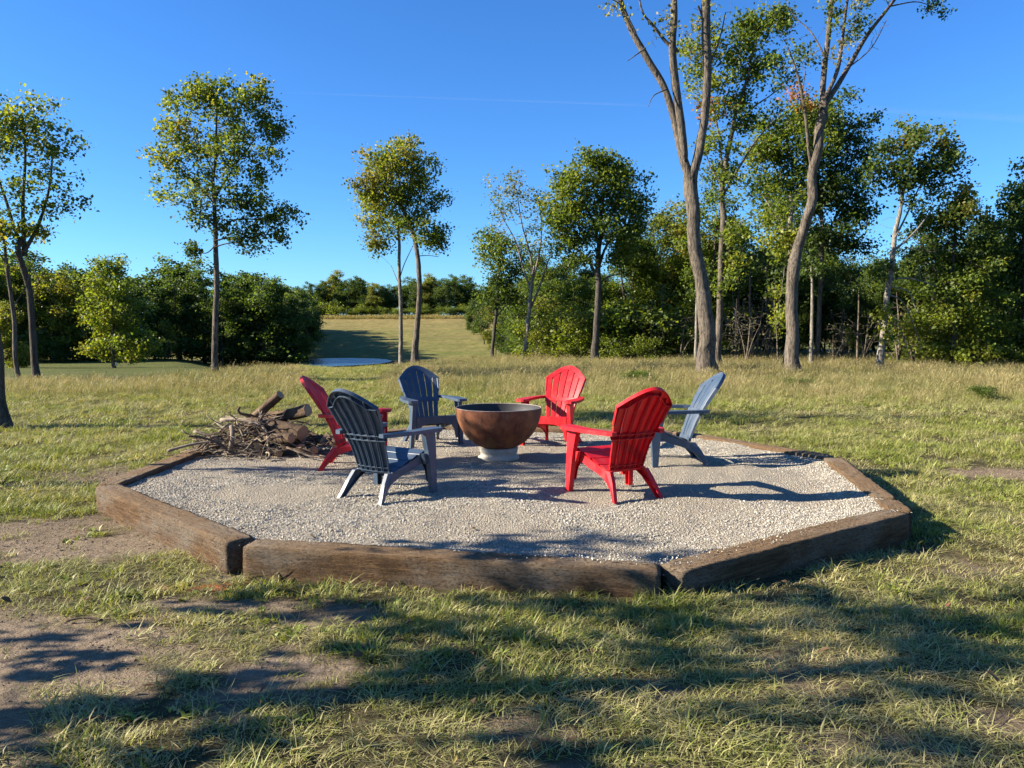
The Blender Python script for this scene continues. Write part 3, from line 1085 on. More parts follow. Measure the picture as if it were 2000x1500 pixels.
        tray(bm, arm, lambda u, v, d: (u, sgn * v, .578 - .010 * max(0, (u - .1)) - d), .032, .007)
        bevel(bm, .003)
        obj('armrest', bm_mesh('armrest', bm), mat, root)
    return root


def copy_tree(o, parent=None):
    c = o.copy()
    COL.objects.link(c)
    c.parent = parent
    for ch in list(o.children):
        copy_tree(ch, c)
    return c


def recolour(o, mat):
    for ch in o.children_recursive:
        ch.data = mesh_for(ch.data, mat)


_mesh_alt = {}
def mesh_for(me, mat):
    k = (me.name, mat.name)
    if k not in _mesh_alt:
        m2 = me.copy(); m2.materials.clear(); m2.materials.append(mat)
        _mesh_alt[k] = m2
    return _mesh_alt[k]


red_proto = build_chair(M['red'], 'red')
blue_proto = copy_tree(red_proto)
recolour(blue_proto, M['blue'])
chairs = [  # colour, rear-feet midpoint or front-feet midpoint, facing, label
    ('red', 'r', (1.045, 6.29), (-.45, .893), 'bright red plastic chair right of centre seen from behind, nearest red chair'),
    ('blue', 'r', (-1.26, 6.28), (.53, .848), 'dark blue plastic chair at the left front seen from behind, sunlight catching its ribs'),
    ('blue', 'r', (2.03, 8.17), (-.985, -.05), 'pale sunlit blue plastic chair on the far right seen from the side'),
    ('red', 'f', (.415, 9.22), (-.42, -.91), 'red plastic chair at the back facing the camera beside the bowl'),
    ('blue', 'f', (-.91, 9.27), (.44, -.90), 'navy blue plastic chair at the back left of the bowl facing forward'),
    ('red', 'r', (-1.96, 7.96), (.99, .02), 'red plastic chair beside the wood pile, half hidden by a blue chair'),
]
used = {'red': red_proto, 'blue': blue_proto}
for colr, ref, (px, py), (dx, dy), lab in chairs:
    o = used.pop(colr) if colr in used else copy_tree(red_proto if colr == 'red' else blue_proto)
    a = math.atan2(dy, dx)
    off = .275 if ref == 'r' else -.305
    cx, cy = px + off * cos(a), py + off * sin(a)
    o.location = (cx, cy, float(bed_z(np.array([cx]), np.array([cy]))[0]) - 0.002)
    o.rotation_euler = (0, 0, a)
    o['label'] = lab

# ------------------------------------------------------------------ fire bowl on its ring
def lathe(prof, seg=72):
    V = []; n = len(prof)
    for k in range(seg):
        a = 2 * pi * k / seg
        for r, z in prof: V.append((r * cos(a), r * sin(a), z))
    ii = np.arange(seg * n).reshape(seg, n)
    Q = np.stack([ii[:, :-1], np.roll(ii, -1, 0)[:, :-1], np.roll(ii, -1, 0)[:, 1:], ii[:, 1:]], -1).reshape(-1, 4)
    return np.array(V), Q


BX0, BY0 = -0.145, 8.33
bz = float(bed_z(np.array([BX0]), np.array([BY0]))[0])
ped = [(0.0, .0), (.205, .0), (.222, .006), (.226, .030), (.218, .046), (.198, .056), (.196, .075), (.205, .088), (.212, .128), (.206, .136), (.0, .136)]
V, Q = lathe(ped, 64)
o = obj('pedestal_ring', np_mesh('pedestal_ring', V, Q, True), M['concrete'], None, (BX0, BY0, bz - .012))
tag(o, 'low pale concrete ring with a flared foot under the rusty bowl', 'pedestal')
root = empty('fire_bowl', (BX0, BY0, bz + .10))
tag(root, 'big round rusty steel bowl in the middle of the gravel ring', 'fire bowl')
Rb, Hb = .465, .455
prof = []
for k in range(25):
    t = k / 24
    th = t * pi / 2
    r = Rb * sin(th) ** 0.86 if k else 0
    prof.append((r, Hb - Hb * cos(th) * 1.0 if False else Hb * (1 - cos(th) ** 1.08)))
V, Q = lathe(prof, 96)
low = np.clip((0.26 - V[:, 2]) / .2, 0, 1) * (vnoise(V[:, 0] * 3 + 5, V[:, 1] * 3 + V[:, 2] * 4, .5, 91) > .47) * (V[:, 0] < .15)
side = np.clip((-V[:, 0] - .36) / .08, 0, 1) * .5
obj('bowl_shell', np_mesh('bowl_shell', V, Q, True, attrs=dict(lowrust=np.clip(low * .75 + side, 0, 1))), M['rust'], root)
inp = [(max(0, r - .012), z + .012 * (1 - z / Hb)) for r, z in prof]
V, Q = lathe(inp, 96)
obj('bowl_lining', np_mesh('bowl_lining', V, Q, True), M['soot'], root)
V, Q = lathe([(Rb - .013, Hb - .001), (Rb - .010, Hb + .004), (Rb - .003, Hb + .004), (Rb + .001, Hb - .001), (Rb - .013, Hb - .001)], 96)
obj('bowl_rim', np_mesh('bowl_rim', V, Q, True), mat_simple('worn_steel_edge', (.17, .12, .10), (.34, .27, .23), 12, .5, .1, .5), root)
V, Q = lathe([(.412, .345), (.428, .345), (.428, .362), (.418, .362), (.412, .345)], 80)
obj('inner_ledge', np_mesh('inner_ledge', V + np.array([0, 0, .0]), Q, True), M['soot'], root)


# ------------------------------------------------------------------ wood pile
def smooth_path(P, n):
    P = np.asarray(P, dtype=float)
    if len(P) == 2: return P[0] + (P[1] - P[0]) * np.linspace(0, 1, n)[:, None]
    t = np.linspace(0, len(P) - 1, n)
    i = np.clip(t.astype(int), 0, len(P) - 2); f = (t - i)[:, None]
    p0 = P[np.maximum(i - 1, 0)]; p1 = P[i]; p2 = P[i + 1]; p3 = P[np.minimum(i + 2, len(P) - 1)]
    return 0.5 * ((2 * p1) + (-p0 + p2) * f + (2 * p0 - 5 * p1 + 4 * p2 - p3) * f ** 2 + (-p0 + 3 * p1 - 3 * p2 + p3) * f ** 3)


def sweep(P, Rr, sides=8, rough=0.0, seed=0, cap=False, lump=0.0):
    P = np.asarray(P, dtype=float); n = len(P)
    T = np.gradient(P, axis=0); T /= np.linalg.norm(T, axis=1, keepdims=True) + 1e-9
    ref = np.array([0.13, 0.99, 0.05]) if abs(T[0][1]) < 0.8 else np.array([0.99, 0.05, 0.1])
    U = np.cross(T, ref); U /= np.linalg.norm(U, axis=1, keepdims=True)
    W = np.cross(T, U)
    a = np.linspace(0, 2 * pi, sides, endpoint=False)
    r = np.asarray(Rr, dtype=float)[:, None] * np.ones((1, sides))
    if rough or lump:
        s = np.concatenate([[0], np.cumsum(np.linalg.norm(np.diff(P, axis=0), axis=1))])
        cx = np.cos(a) * 2 + seed; cy = np.sin(a) * 2 + seed * .7
        r = r * (1 + rough * 2 * (vnoise(cx[None, :] * 2.2 + 0 * s[:, None], cy[None, :] * 2.2 + s[:, None] * 0.9, 0.5, 97, 2) - .5)
                 + lump * 2 * (vnoise(cx[None, :], cy[None, :] + s[:, None] * 1.4, 1.5, 98, 2) - .5))
    V = P[:, None, :] + U[:, None, :] * (r * np.cos(a))[..., None] + W[:, None, :] * (r * np.sin(a))[..., None]
    ii = np.arange(n * sides).reshape(n, sides)
    Q = np.stack([ii[:-1], np.roll(ii[:-1], -1, 1), np.roll(ii[1:], -1, 1), ii[1:]], -1).reshape(-1, 4)
    V = V.reshape(-1, 3)
    if cap:
        c0, c1 = len(V), len(V) + 1
        V = np.vstack([V, P[:1], P[-1:]])
        Tt = np.array([(c0, ii[0, (k + 1) % sides], ii[0, k]) for k in range(sides)] + [(c1, ii[-1, k], ii[-1, (k + 1) % sides]) for k in range(sides)])
        return V, Q, Tt
    return V, Q


def make_log(p0, p1, r0, r1, label, seed):
    p0, p1 = np.array(p0, float), np.array(p1, float)
    c = (p0 + p1) / 2
    L = np.linalg.norm(p1 - p0)
    root = empty('log', tuple(c))
    q = Vector(p1 - p0).to_track_quat('Z', 'Y')
    root.rotation_euler = q.to_euler()
    tag(root, label, 'log', 'cut logs on the wood pile')
    zs = np.linspace(-L / 2, L / 2, 16)
    P = np.stack([0.02 * np.sin(zs * 5 + seed), 0.015 * np.cos(zs * 4 + seed), zs], 1)
    V, Q = sweep(P, np.linspace(r0, r1, 16), 18, .24, seed, lump=.16)
    obj('bark', np_mesh('log_bark', V, Q, True), M['log_bark'], root)
    for end in (0, 15):
        ring = V[end * 18:(end + 1) * 18]
        cc = ring.mean(0)
        rg = cc + (ring - cc) * .93
        rg[:, 2] = cc[2] + (.003 if end else -.003)
        VV = np.vstack([ring, rg, [[*cc[:2], rg[0, 2]]]])
        T4 = np.array([(k, (k + 1) % 18, 18 + (k + 1) % 18, 18 + k) for k in range(18)])
        T3 = np.array([(18 + k, 18 + (k + 1) % 18, 36) for k in range(18)])
        obj('cut_end', np_mesh('cut_end', VV, [T4, T3]), M['cut'], root)
    return root


# x right, y away, z up on the gravel at the left rear of the ring
logs = [
    ((-3.02, 9.05, .50), (-2.68, 8.90, .80), .062, .056, 'short log jutting up at a slant from the top of the wood pile'),
    ((-2.95, 9.20, .50), (-2.36, 8.95, .625), .085, .078, 'rough barked log pointing right on top of the pile with its cut end up'),
    ((-3.05, 9.00, .46), (-2.36, 8.62, .385), .105, .098, 'thickest log, long and grey barked, below the slanting one on the pile'),
    ((-2.92, 8.75, .33), (-2.42, 8.48, .37), .062, .060, 'slim log with a pale round cut end in front of the thickest log'),
    ((-2.70, 9.05, .25), (-2.36, 8.48, .235), .058, .056, 'low log with a round cut end under the thickest log'),
    ((-2.45, 9.10, .24), (-2.17, 8.50, .235), .052, .050, 'log in the bottom row, second cut end from the red chair'),
    ((-2.25, 9.15, .26), (-1.98, 8.55, .265), .056, .055, 'log in the bottom row closest to the left red chair'),
    ((-2.86, 8.95, .22), (-2.55, 8.45, .205), .046, .045, 'thin dark log at the bottom left of the cut ends'),
    ((-3.10, 9.0, .24), (-2.82, 8.50, .255), .050, .050, 'dim log in shade deep under the sticks, leftmost cut end'),
    ((-2.60, 9.25, .36), (-2.13, 8.75, .30), .055, .055, 'dark log lying behind the bottom row cut ends'),
]
for k, (a, b, r0, r1, lab) in enumerate(logs):
    make_log(a, b, r0 * .9, r1 * .9, lab, k * 3.1)
srng = np.random.default_rng(55)
for k in range(170):
    left = srng.random()
    cx = -2.98 + srng.normal() * .27 if k < 130 else -2.5 + srng.normal() * .30
    cy = 8.75 + srng.normal() * .20 - (0.12 if k >= 130 else 0)
    top = 0.42 * math.exp(-((cx + 2.95) / .55) ** 2) * math.exp(-((cy - 8.85) / .35) ** 2)
    cz = .185 + top * srng.random() ** .8 if k < 130 else .185 + .10 * srng.random()
    a = srng.normal() * .65 + (pi if srng.random() < .5 else 0) - .12
    ln = .30 + .62 * srng.random()
    tilt = srng.normal() * .30
    r = .004 + .013 * srng.random() ** 2
    d = np.array([cos(a) * cos(tilt), sin(a) * cos(tilt) * .8, sin(tilt)])
    pts = []
    for j, t in enumerate(np.linspace(-.5, .5, 6)):
        p = np.array([cx, cy, cz]) + d * t * ln + srng.normal(size=3) * .028 * (1 if j else .5)
        p[2] = max(p[2], .18)
        pts.append(p)
    c = pts[2].copy()
    P = smooth_path(np.array(pts) - c, 10)
    V, Q, T = sweep(P, np.linspace(r, r * .45, 10), 6, .15, k, True)
    Vs, Qs, Ts = [V], [Q], [T]; off = len(V)
    if srng.random() < .45:
        j = 5 + int(srng.random() * 3)
        dd = d * .7 + srng.normal(size=3) * .5; dd /= np.linalg.norm(dd)
        V2, Q2, T2 = sweep(smooth_path([P[j], P[j] + dd * .1, P[j] + dd * (.18 + .15 * srng.random()) + srng.normal(size=3) * .02], 5), np.linspace(r * .6, r * .25, 5), 5, 0, k, True)
        Vs.append(V2); Qs.append(Q2 + off); Ts.append(T2 + off)
    dark = srng.random() < .4
    o = obj('stick', np_mesh('stick', np.vstack(Vs), [np.vstack(Qs), np.vstack(Ts)], True), M['stick_dark'] if dark else M['stick'], None, tuple(c))
    tag(o, 'thin dark brown stick tangled in the brush heap beside the logs' if dark else 'thin pale grey stick tangled in the brush heap beside the logs', 'stick', 'dark sticks in the heap' if dark else 'pale sticks in the heap')
# the thick curled piece and the bark strip that stand out of the heap
for pts, r, lab in [
    ([(-3.42, 8.55, .20), (-3.36, 8.55, .34), (-3.30, 8.56, .36), (-3.24, 8.58, .28)], .026, 'hooked pale branch end curling out of the left of the stick heap'),
    ([(-3.12, 8.5, .22), (-3.10, 8.52, .38), (-3.14, 8.6, .48)], .030, 'broad upright strip of torn bark in the middle of the stick heap'),
    ([(-3.35, 8.85, .52), (-3.1, 8.8, .53), (-2.85, 8.72, .47), (-2.74, 8.62, .36), (-2.72, 8.55, .2)], .026, 'bent grey branch arching over the top of the stick heap'),
    ([(-2.45, 8.35, .28), (-2.2, 8.28, .20), (-2.05, 8.24, .185)], .012, 'straight stick resting down onto the gravel in front of the cut ends'),
    ([(-3.75, 8.35, .24), (-3.5, 8.45, .30), (-3.2, 8.6, .32)], .016, 'dark stick poking left over the timber from the heap'),
    ([(-3.62, 8.75, .40), (-3.3, 8.72, .33), (-3.0, 8.7, .30)], .018, 'forked twig sticking out at the far left of the heap')]:
    P = smooth_path(pts, 12); c = P[0].copy()
    V, Q, T = sweep(P - c, np.linspace(r, r * .7, 12), 8, .2, r * 100, True)
    o = obj('branch_piece', np_mesh('branch_piece', V, [Q, T], True), M['stick'], None, tuple(c))
    tag(o, lab, 'branch', 'sticks heaped beside the logs')
# twigs lying on the bare soil
for (x, y, a, ln, lab) in [(-2.28, 4.03, .12, .19, 'dark bent twig lying on the bare soil at the left'), (-2.85, 3.42, 1.0, .22, 'thin twig on bare soil at the left edge of the picture'),
                           (-1.65, 2.95, .5, .10, 'short twig on the bare soil near the bottom left')]:
    P = smooth_path([(-ln / 2, 0, .012), (0, .01, .022), (ln / 2, -.012, .012)], 8)
    V, Q, T = sweep(P, np.full(8, .0065), 6, .2, x, True)
    o = obj('twig', np_mesh('twig', V, [Q, T], True), M['stick_dark'], None, (x, y, gz(x, y) + .004), (0, 0, a))
    tag(o, lab, 'twig')

# ------------------------------------------------------------------ trees
_c, _s = cos(PITCH), sin(PITCH)


def at(px, py, D):
    """point on the upright plane at distance D seen at a photo pixel"""
    u = (px - 1000) / F_PX; v = -(py - 750) / F_PX
    t = D / (_c + v * _s)
    return np.array([u * t, D, CAM_H + (-_s + v * _c) * t])


GREEN = [(0.072, 0.108, 0.018), (0.100, 0.140, 0.024), (0.138, 0.172, 0.032)]
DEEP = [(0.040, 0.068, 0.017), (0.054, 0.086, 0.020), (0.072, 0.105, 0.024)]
LIME = [(0.115, 0.155, 0.020), (0.150, 0.180, 0.025), (0.190, 0.200, 0.030)]
YELLOW = [(0.26, 0.21, 0.03), (0.31, 0.22, 0.035), (0.22, 0.19, 0.035)]
OLIVE = [(0.135, 0.130, 0.028), (0.165, 0.150, 0.036), (0.110, 0.120, 0.025)]
RUSSET = [(0.25, 0.095, 0.03), (0.30, 0.13, 0.035), (0.20, 0.12, 0.04)]
PALE = [(0.17, 0.17, 0.07), (0.22, 0.20, 0.10), (0.11, 0.13, 0.04)]


def colonize(starts, A, step, kill, r, maxit=160, up=0.0):
    nodes = [np.array(p, float) for p in starts]
    par = [-1] * len(nodes)
    A = np.asarray(A, float)
    alive = np.ones(len(A), bool)
    dmin = np.full(len(A), 1e9); near = np.zeros(len(A), int)
    new = list(range(len(nodes)))
    for it in range(maxit):
        Nn = np.array([nodes[i] for i in new])
        d = np.linalg.norm(A[:, None, :] - Nn[None], axis=2)
        j = d.argmin(1); dm = d[np.arange(len(A)), j]
        b = dm < dmin
        dmin[b] = dm[b]; near[b] = np.array(new)[j[b]]
        alive &= dmin > kill
        if not alive.any(): break
        act = np.unique(near[alive])
        new = []
        for i in act:
            m = alive & (near == i)
            v = A[m] - nodes[i]
            v /= np.linalg.norm(v, axis=1, keepdims=True)
            v = v.mean(0) + r.normal(size=3) * 0.22 + np.array([0, 0, up])
            v /= np.linalg.norm(v) + 1e-9
            p = nodes[i] + v * step
            nodes.append(p); par.append(i); new.append(len(nodes) - 1)
        if len(nodes) > 6000: break
    return np.array(nodes), np.array(par)


def frusta(nodes, par, n0, rad, sides=4):
    """thin branches: one open prism per node edge"""
    ch = np.arange(n0, len(nodes))
    p, c = nodes[par[ch]], nodes[ch]
    d = c - p; L = np.linalg.norm(d, axis=1, keepdims=True); d = d / np.maximum(L, 1e-9)
    ref = np.where(np.abs(d[:, 2:3]) > .9, np.array([[1., 0, 0]]), np.array([[0, 0, 1.]]))
    u = np.cross(d, ref); u /= np.linalg.norm(u, axis=1, keepdims=True); w = np.cross(d, u)
    r0 = np.minimum(rad[par[ch]], rad[ch] * 1.35); r1 = rad[ch]
    V = []
    for k in range(sides):
        a = 2 * pi * k / sides
        V.append(p + (u * cos(a) + w * sin(a)) * r0[:, None])
    for k in range(sides):
        a = 2 * pi * k / sides
        V.append(c + d * (r1[:, None] * .3) + (u * cos(a) + w * sin(a)) * r1[:, None])
    V = np.stack(V, 1).reshape(-1, 3)
    b = (np.arange(len(ch)) * 2 * sides)[:, None]
    Q = np.concatenate([np.stack([b[:, 0] + k, b[:, 0] + (k + 1) % sides, b[:, 0] + sides + (k + 1) % sides, b[:, 0] + sides + k], 1) for k in range(sides)])
    return V, Q


def branch_radii(nodes, par, tip, p=2.4):
    r = np.zeros(len(nodes)); acc = np.zeros(len(nodes))
    for i in range(len(nodes) - 1, -1, -1):
        r[i] = max(tip, acc[i] ** (1 / p))
        if par[i] >= 0: acc[par[i]] += r[i] ** p
    return r


def leaf_mesh(C, size, cols, r, droop=0.25):
    n = len(C)
    L = size * (0.48 + 0.95 * r.random((n, 1)))
    t = r.normal(size=(n, 3)); t[:, 2] -= droop; t /= np.linalg.norm(t, axis=1, keepdims=True)
    up = r.normal(size=(n, 3)) * .6 + np.array([0, 0, 0.9])
    b = np.cross(up, t); b /= np.linalg.norm(b, axis=1, keepdims=True) + 1e-9
    nn = np.cross(t, b)
    W = L * (0.34 + 0.10 * r.random((n, 1)))
    P0 = C - t * L * .5; P2 = C + t * L * .5
    P1 = C - t * L * .02 + b * W + nn * L * .12; P3 = C - t * L * .02 - b * W + nn * L * .12
    V = np.stack([P0, P1, P2, P3], 1).reshape(-1, 3)
    k = np.arange(n)[:, None] * 4
    T = np.concatenate([k + np.array([[0, 1, 2]]), k + np.array([[0, 2, 3]])])
    return np_mesh('foliage', V, [T], False, np.repeat(cols, 4, axis=0))


def crown_points(blobs, dens, r, clump=5, inner=.2):
    """attractors: clumps spread through ellipsoids (cx,cy,cz,rx,ry,rz,weight,palette)"""
    A, pal = [], []
    for (cx, cy, cz, rx, ry, rz, w, pl) in blobs:
        vol = (rx * ry * rz) ** (2 / 3)
        n = max(4, int(dens * vol * w))
        m = max(2, int(n / clump))
        dirs = r.normal(size=(m, 3)); dirs /= np.linalg.norm(dirs, axis=1, keepdims=True)
        rad = (inner + (1 - inner) * r.random((m, 1)) ** .6)
        cc = dirs * rad * .9
        idx = r.integers(0, m, n)
        p = cc[idx] + r.normal(size=(n, 3)) * .27
        A.append(p * np.array([rx, ry, rz]) + np.array([cx, cy, cz]))
        pal += [pl] * n     # an empty palette: bare twigs
    return np.vstack(A), pal


def build_tree(root, limbs, blobs, r, dens=22, leaves=16, size=.13, spread=.20, step=.32, bark='bark', tip=.006, sides=10, rough=.10, twig_mat=None, leafless=0.0, dead=None, up=0.0):
    """limbs: list of (points, radii) in local metres; first is the trunk. returns nothing; parts go under root"""
    starts = []
    bmat = M[bark]
    for k, (P, Rr) in enumerate(limbs):
        n = max(10, int(len(P) * 5))
        SP = smooth_path(P, n)
        SR = np.interp(np.linspace(0, len(P) - 1, n), np.arange(len(P)), Rr)
        if k == 0:     # root flare
            L = np.linalg.norm(SP - SP[0], axis=1)
            SR = SR * (1 + .38 * np.exp(-L / (SR[0] * 2.2)))
        SP[:, :2] += (np.stack([vnoise(SP[:, 2], SP[:, 0] + k, .8, 93, 2), vnoise(SP[:, 2], SP[:, 0] + k + 50, .8, 94, 2)], 1) - .5) * SR[0] * .5
        V, Q = sweep(SP, SR, sides if k == 0 else max(6, sides - 2), rough, k * 2.3 + SP[0][0], lump=.08)
        me = np_mesh('trunk' if k == 0 else 'limb', V, Q, True)
        obj('trunk' if k == 0 else 'limb', me, bmat, root)
        m0 = int(n * (0.45 if k == 0 and len(limbs) == 1 else 0.6 if k == 0 else 0.25))
        starts += list(SP[m0::2])
    if blobs:
        A, pal = crown_points(blobs, dens, r)
        if dead is not None: A2 = np.vstack([A, dead])
        else: A2 = A
        nodes, par = colonize(starts, A2, step, step * 1.05, r, up=up)
        rad = branch_radii(nodes, par, tip)
        rad = np.minimum(rad, limbs[0][1][0] * .45)
        V, Q = frusta(nodes, par, len(starts), rad)
        o = obj('twigs', np_mesh('twigs', V, Q, True), twig_mat or bmat, root)
        o['kind'] = 'stuff'
        sel = (r.random(len(A)) >= leafless) & np.array([len(p) > 0 for p in pal])
        Al = A[sel]; pl = [p for p, q_ in zip(pal, sel) if q_]
        cnt = r.poisson(leaves, len(Al))
        C = np.repeat(Al, cnt, axis=0) + r.normal(size=(cnt.sum(), 3)) * spread * np.array([1, 1, .75])
        base = np.array([random_pick(p, r) for p in pl]) * (.75 + .5 * r.random((len(Al), 1)))
        cols = np.repeat(base, cnt, axis=0) * (.78 + .44 * r.random((cnt.sum(), 1)))
        o = obj('foliage', leaf_mesh(C, size, cols, r), M['leaf'], root)
        o['kind'] = 'stuff'


def random_pick(p, r):
    return p[int(r.integers(0, len(p)))]


def photo_tree(name, label, D, base, limbs, blobs, seed, group=None, depth=1.0, **kw):
    """a tree measured on the photograph and built in metres at its own distance"""
    r = np.random.default_rng(seed)
    o = at(base[0], base[1], D)
    o[2] = gz(o[0], o[1]) - .05
    root = empty(name, tuple(o))
    tag(root, label, 'tree', group)
    s = D / F_PX
    if kw.get('leaves', 12) >= 7:
        kw['dens'] = kw.get('dens', 22) * 1.9
        kw['leaves'] = kw.get('leaves', 12) * 1.75
        kw['size'] = kw.get('size', .13) * .88
        kw['spread'] = kw.get('spread', .2) * .92
    LL = []
    for k, lb in enumerate(limbs):
        yo = 0 if k == 0 else r.normal() * .25
        P = []
        for i, p in enumerate(lb):
            q = at(p[0], p[1], D) - o
            q[1] = yo * min(1, i / 2) + r.normal() * .03 * i if k else r.normal() * .04 * min(i, 3)
            P.append(q)
        if k == 0: P[0][2] = 0.0
        if k:
            d0 = P[0] - P[1]
            P.insert(0, P[0] + d0 / np.linalg.norm(d0) * lb[0][2] * s * 1.1)
            lb = [(0, 0, lb[0][2] * .55)] + list(lb)
        Rr = [p[2] * s / 2 * (.86 if lb[0][2] < 22 and k == 0 else .90) for p in lb]
        LL.append((np.array(P), np.array(Rr)))
    BB = []
    for b in blobs:
        px, py, rx, rz = b[:4]
        w = b[4] if len(b) > 4 else 1.0
        pl = b[5] if len(b) > 5 else GREEN
        q = at(px, py, D) - o
        ryy = depth * .5 * (rx + rz) * s
        BB.append((q[0], r.normal() * .35 * ryy, q[2], rx * s * 1.08, ryy, rz * s * 1.08, w, pl))
        if pl:      # sprigs that break the outline
            for _ in range(3):
                dv = r.normal(size=3); dv /= np.linalg.norm(dv)
                e_ = .20 + .14 * r.random()
                BB.append((q[0] + dv[0] * rx * s * 1.18, BB[-1][1] * 0 + dv[1] * ryy * 1.1, q[2] + (dv[2] + .15) * rz * s * 1.25, rx * s * e_, rx * s * e_, rx * s * e_ * .7, w * 1.2, pl))
    build_tree(root, LL, BB, r, **kw)
    return root


GL = GREEN + LIME
LY = LIME + LIME + YELLOW[:1]
T = {}
T['edge'] = photo_tree('tree', 'dark trunk cut off by the left edge of the picture', 12.2, (-2, 838),
    [[(-4, 838, 46), (-12, 760, 42), (-24, 640, 40), (-40, 480, 38), (-70, 300, 36), (-120, 100, 30), (-180, -120, 22)], [(-60, 380, 24), (-70, 200, 18), (-110, 40, 12)], [(-52, 280, 24), (-160, 120, 16), (-240, -60, 10)]],
    [(-290, -60, 110, 130), (-330, 60, 110, 90), (-260, 160, 80, 50)], 1, dens=20, leaves=12, size=.11, bark='bark_dark', sides=16)
T['left_fork'] = photo_tree('tree', 'forked slender tree at the left edge with loose yellow-green crown', 24.7, (72, 740),
    [[(72, 742, 15), (66, 660, 14), (58, 570, 13), (48, 490, 12), (40, 460, 9)], [(48, 487, 8), (22, 445, 7), (0, 390, 6), (-22, 320, 4)], [(50, 487, 9), (70, 440, 7), (88, 370, 5), (92, 300, 4)], [(47, 490, 9), (46, 400, 7), (50, 300, 5), (48, 220, 3)], [(60, 560, 3), (72, 552, 2.4), (56, 520, 1.6)]],
    [(28, 225, 50, 38, 1.2, GL + YELLOW[:1]), (70, 245, 42, 42, 1, GL), (118, 285, 42, 35, 1, GREEN), (30, 300, 60, 50, 1, GL), (-30, 270, 60, 80, 1, GREEN), (95, 350, 48, 40, .8, GREEN), (128, 398, 26, 12, .9, DEEP), (30, 385, 60, 30, .5, GL), (45, 450, 38, 28, .7, LY), (80, 440, 22, 18, .5, LIME), (-30, 380, 50, 60, .7, GREEN)],
    2, dens=24, leaves=11, size=.125, spread=.2, bark='bark_dark')
T['left_thin'] = photo_tree('tree', 'thin bare-stemmed tree just left of the forked one, with few leaves', 24.1, (38, 742),
    [[(38, 744, 10), (34, 690, 9), (26, 620, 9), (18, 540, 8), (12, 480, 6), (4, 430, 4)], [(16, 520, 4), (0, 480, 3), (-16, 440, 2)], [(24, 600, 3), (50, 560, 2.5), (60, 520, 1.5)]],
    [(14, 470, 34, 24, .7, LY), (2, 430, 34, 26, .7, GL), (-20, 480, 26, 40, .7, LIME)], 3, dens=22, leaves=10, size=.12)
T['tall'] = photo_tree('tree', 'tall lone tree on a straight slim trunk left of centre with airy crown', 27.6, (421, 730),
    [[(421, 732, 14), (421, 640, 12.5), (420, 540, 12), (420, 450, 10), (421, 370, 8), (422, 290, 5.5), (424, 215, 3)],
     [(421, 452, 4), (455, 430, 3.6), (505, 428, 3), (540, 430, 2), (565, 440, 1.2)], [(421, 470, 3.5), (452, 462, 3), (500, 462, 2), (540, 452, 1.3)], [(421, 482, 3.2), (445, 476, 2.6), (478, 474, 1.5)], [(420, 480, 3), (400, 494, 2), (375, 488, 1.2)],
     [(420, 445, 4), (398, 420, 3), (362, 402, 1.6)], [(421, 400, 4), (385, 360, 3), (345, 320, 1.6)], [(421, 385, 4.5), (460, 320, 3.2), (500, 270, 2)], [(421, 345, 3.6), (395, 290, 2.6), (370, 240, 1.5)]],
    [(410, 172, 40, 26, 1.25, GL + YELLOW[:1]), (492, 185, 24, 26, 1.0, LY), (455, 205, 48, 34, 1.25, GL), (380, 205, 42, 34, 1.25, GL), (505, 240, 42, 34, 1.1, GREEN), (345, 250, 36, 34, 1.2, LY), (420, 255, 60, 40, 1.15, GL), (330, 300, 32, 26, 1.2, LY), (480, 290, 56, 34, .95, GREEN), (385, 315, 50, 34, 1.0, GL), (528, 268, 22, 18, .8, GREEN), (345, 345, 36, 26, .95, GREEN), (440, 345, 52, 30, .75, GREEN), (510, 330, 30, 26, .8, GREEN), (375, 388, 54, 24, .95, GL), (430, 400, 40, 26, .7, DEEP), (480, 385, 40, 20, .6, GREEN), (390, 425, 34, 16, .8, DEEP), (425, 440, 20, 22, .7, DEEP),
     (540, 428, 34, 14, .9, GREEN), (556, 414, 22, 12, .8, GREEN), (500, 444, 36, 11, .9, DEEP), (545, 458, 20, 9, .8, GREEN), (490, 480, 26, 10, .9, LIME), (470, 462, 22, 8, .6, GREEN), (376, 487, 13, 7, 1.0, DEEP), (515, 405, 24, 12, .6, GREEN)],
    4, dens=30, leaves=12, size=.125, spread=.17, step=.26, sides=12, tip=.005)
T['pair_straight'] = photo_tree('tree', 'straight pale trunk, left one of the close pair by the pond', 40.5, (784, 703),
    [[(784, 705, 10), (783, 620, 9), (781, 540, 8), (779, 470, 6.5), (775, 420, 4)], [(782, 540, 2.4), (790, 515, 2), (806, 480, 1.3)], [(781, 560, 2.2), (772, 540, 1.8), (762, 518, 1.2)], [(779, 470, 4), (762, 450, 3), (745, 420, 2)]],
    [(745, 415, 34, 30, 1.1, LY), (735, 455, 24, 24, 1.0, OLIVE), (768, 440, 28, 30, 1.0, LIME), (740, 485, 14, 14, .8, GREEN), (722, 390, 20, 22, .9, OLIVE)], 5, dens=24, leaves=13, size=.15, spread=.24, bark='bark_pale')
